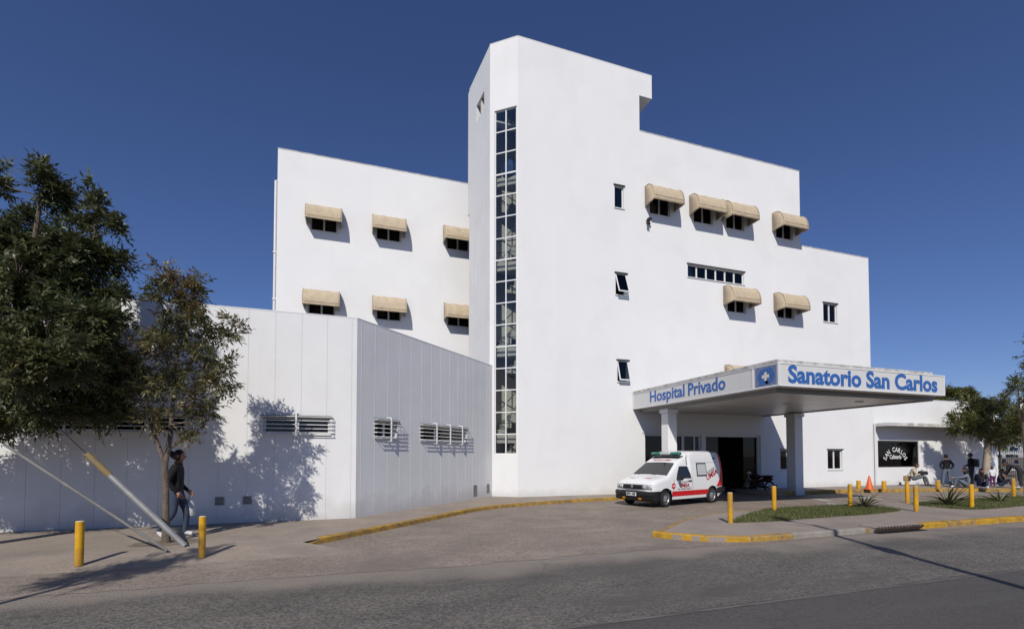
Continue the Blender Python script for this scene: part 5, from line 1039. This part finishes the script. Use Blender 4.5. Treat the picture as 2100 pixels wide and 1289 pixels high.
for s in (-1, 1): MB().tube([(s * .02, .05, .20), (s * .012, .01, .29), (s * .015, -.05, .20)], .006, 5).build('handle', bagm, bg, BW)
# the people on the forecourt kerb
SIT = dict(pelvis=(0, -.02, .16), spine=(0, -.03, .33), chest=(0, .02, .50), neck=(0, .06, .65), headb=(0, .09, .72), shL=(-.17, .03, .58), elL=(-.23, .12, .36), wrL=(-.12, .32, .36), shR=(.17, .03, .58), elR=(.23, .12, .36), wrR=(.12, .32, .36), hiL=(-.10, .02, .15), knL=(-.14, .38, .44), anL=(-.13, .46, .08), toL=(-.14, .60, .04), hiR=(.10, .02, .15), knR=(.14, .38, .44), anR=(.13, .46, .08), toR=(.14, .60, .04))
STEP = {k: (v[0], v[1], v[2] + .22) for k, v in SIT.items()}; STEP.update(anL=(-.13, .50, .08), toL=(-.14, .63, .04), anR=(.13, .58, .08), toR=(.14, .72, .04), knL=(-.13, .42, .52), knR=(.13, .46, .50))
def shift(J, dz): return {k: (v[0], v[1], v[2] + dz) for k, v in J.items()}
gp = 'people waiting outside the cafeteria'
l = at(1872, 996, .15)
p1, W1_ = person('man in cream jacket sitting in profile outside the lettered window', l, face(1872, 82), dict(STEP, chest=(0, .06, .70), neck=(0, .12, .85), headb=(0, .15, .92)), c_cream, c_grey, shoe_d, scale=1.0, group=gp)
sb = tag(empty('shoulder_bag', W1_), 'tan shoulder bag hanging at the back of the man in the cream jacket', 'bag')
bevel(MB().box(-.20, -.04, -.34, -.06, .22, .50).build('pouch', M('tan_canvas', (.30, .20, .10), .85, .2), sb, W1_), .05, 3); MB().tube([(-.14, -.20, .48), (-.19, -.08, .66), (-.02, .06, .87), (.12, .14, .66)], .012, 6).build('strap', seat_m, sb, W1_)
sb2 = tag(empty('sports_bag', W1_), 'dark bag on the lap of the man in the cream jacket', 'bag'); bevel(MB().box(-.2, .2, .22, .56, .56, .74).build('pouch', c_dark, sb2, W1_), .05, 3); MB().tube([(-.1, .3, .73), (-.05, .38, .80), (.1, .38, .80), (.14, .3, .73)], .01, 5).build('handle', seat_m, sb2, W1_)
person('standing person in black top and grey jeans, hand on hip, left of the sitting group', at(1942, 998, .15), face(1942, -25), dict(chest=(.03, .0, 1.28), elL=(-.30, -.06, 1.12), wrL=(-.15, .02, .95), elR=(.30, -.04, 1.12), wrR=(.17, .03, .94), knL=(-.14, .02, .48), anL=(-.17, 0, .09), toL=(-.20, .13, .035), knR=(.13, .04, .48), anR=(.17, .0, .09), toR=(.20, .14, .035)), c_black, c_pale_jean, shoe_w, sleeve=c_black, scale=.90, group=gp)
pb, WB_ = person('standing person dressed all in black with a backpack, beside the pale tree trunk', at(1993, 994, .15), face(1993, -70), dict(elL=(-.22, .04, 1.11), wrL=(-.15, .22, 1.02)), c_black, c_dark, shoe_d, scale=.93, group=gp, bulk=1.12)
bp_ = tag(empty('backpack', WB_), 'black backpack worn by the standing person in black', 'backpack'); bevel(MB().box(-.16, .16, -.30, -.13, 1.0, 1.42).build('sack', c_dark, bp_, WB_), .05, 3); MB().tube([(-.11, -.14, 1.4), (-.12, .05, 1.46), (-.12, .12, 1.3), (-.13, -.12, 1.05)], .015, 5).tube([(.11, -.14, 1.4), (.12, .05, 1.46), (.12, .12, 1.3), (.13, -.12, 1.05)], .015, 5).build('strap', c_dark, bp_, WB_)
person('person in grey top and pale jeans sitting low on the kerb with arm stretched out', at(1985, 1000, .15), face(1985, -95), dict(SIT, elL=(-.22, .22, .48), wrL=(-.16, .50, .46), elR=(.24, .16, .40), wrR=(.14, .36, .45)), c_slate, c_pale_jean, shoe_w, hair='long', scale=1.0, group=gp)
person('person in black top sitting on the kerb facing the street, left of the child', at(2013, 1000, .15), face(2013, 172), dict(SIT), c_dark, c_blue, shoe_w, hair='long', scale=.98, group=gp)
person('small child in white shirt and purple trousers standing among the sitting people', at(2036, 999, .15), face(2036, -20), dict(elL=(-.26, .02, 1.14), wrL=(-.30, .14, .98)), c_white, c_purple, shoe_w, hair='short', scale=.57, bulk=1.15, group=gp)
person('person in navy trousers sitting on the kerb behind the small child', at(2050, 999, .15), face(2050, 100), dict(SIT), c_dark, c_blue, shoe_w, scale=.95, group=gp)
person('person in dark clothes bending over at the right edge behind the last bollard', at(2094, 1001, .15), face(2094, -80), dict(pelvis=(0, 0, .86), spine=(0, .12, .98), chest=(0, .28, 1.05), neck=(0, .42, 1.08), headb=(0, .50, 1.06), shL=(-.17, .34, 1.06), elL=(-.2, .42, .80), wrL=(-.16, .50, .62), shR=(.17, .34, 1.06), elR=(.2, .42, .80), wrR=(.16, .50, .62), hiL=(-.09, 0, .82), hiR=(.09, 0, .82)), c_dark, c_dark, shoe_w, scale=.98, group=gp, nod=-.5)
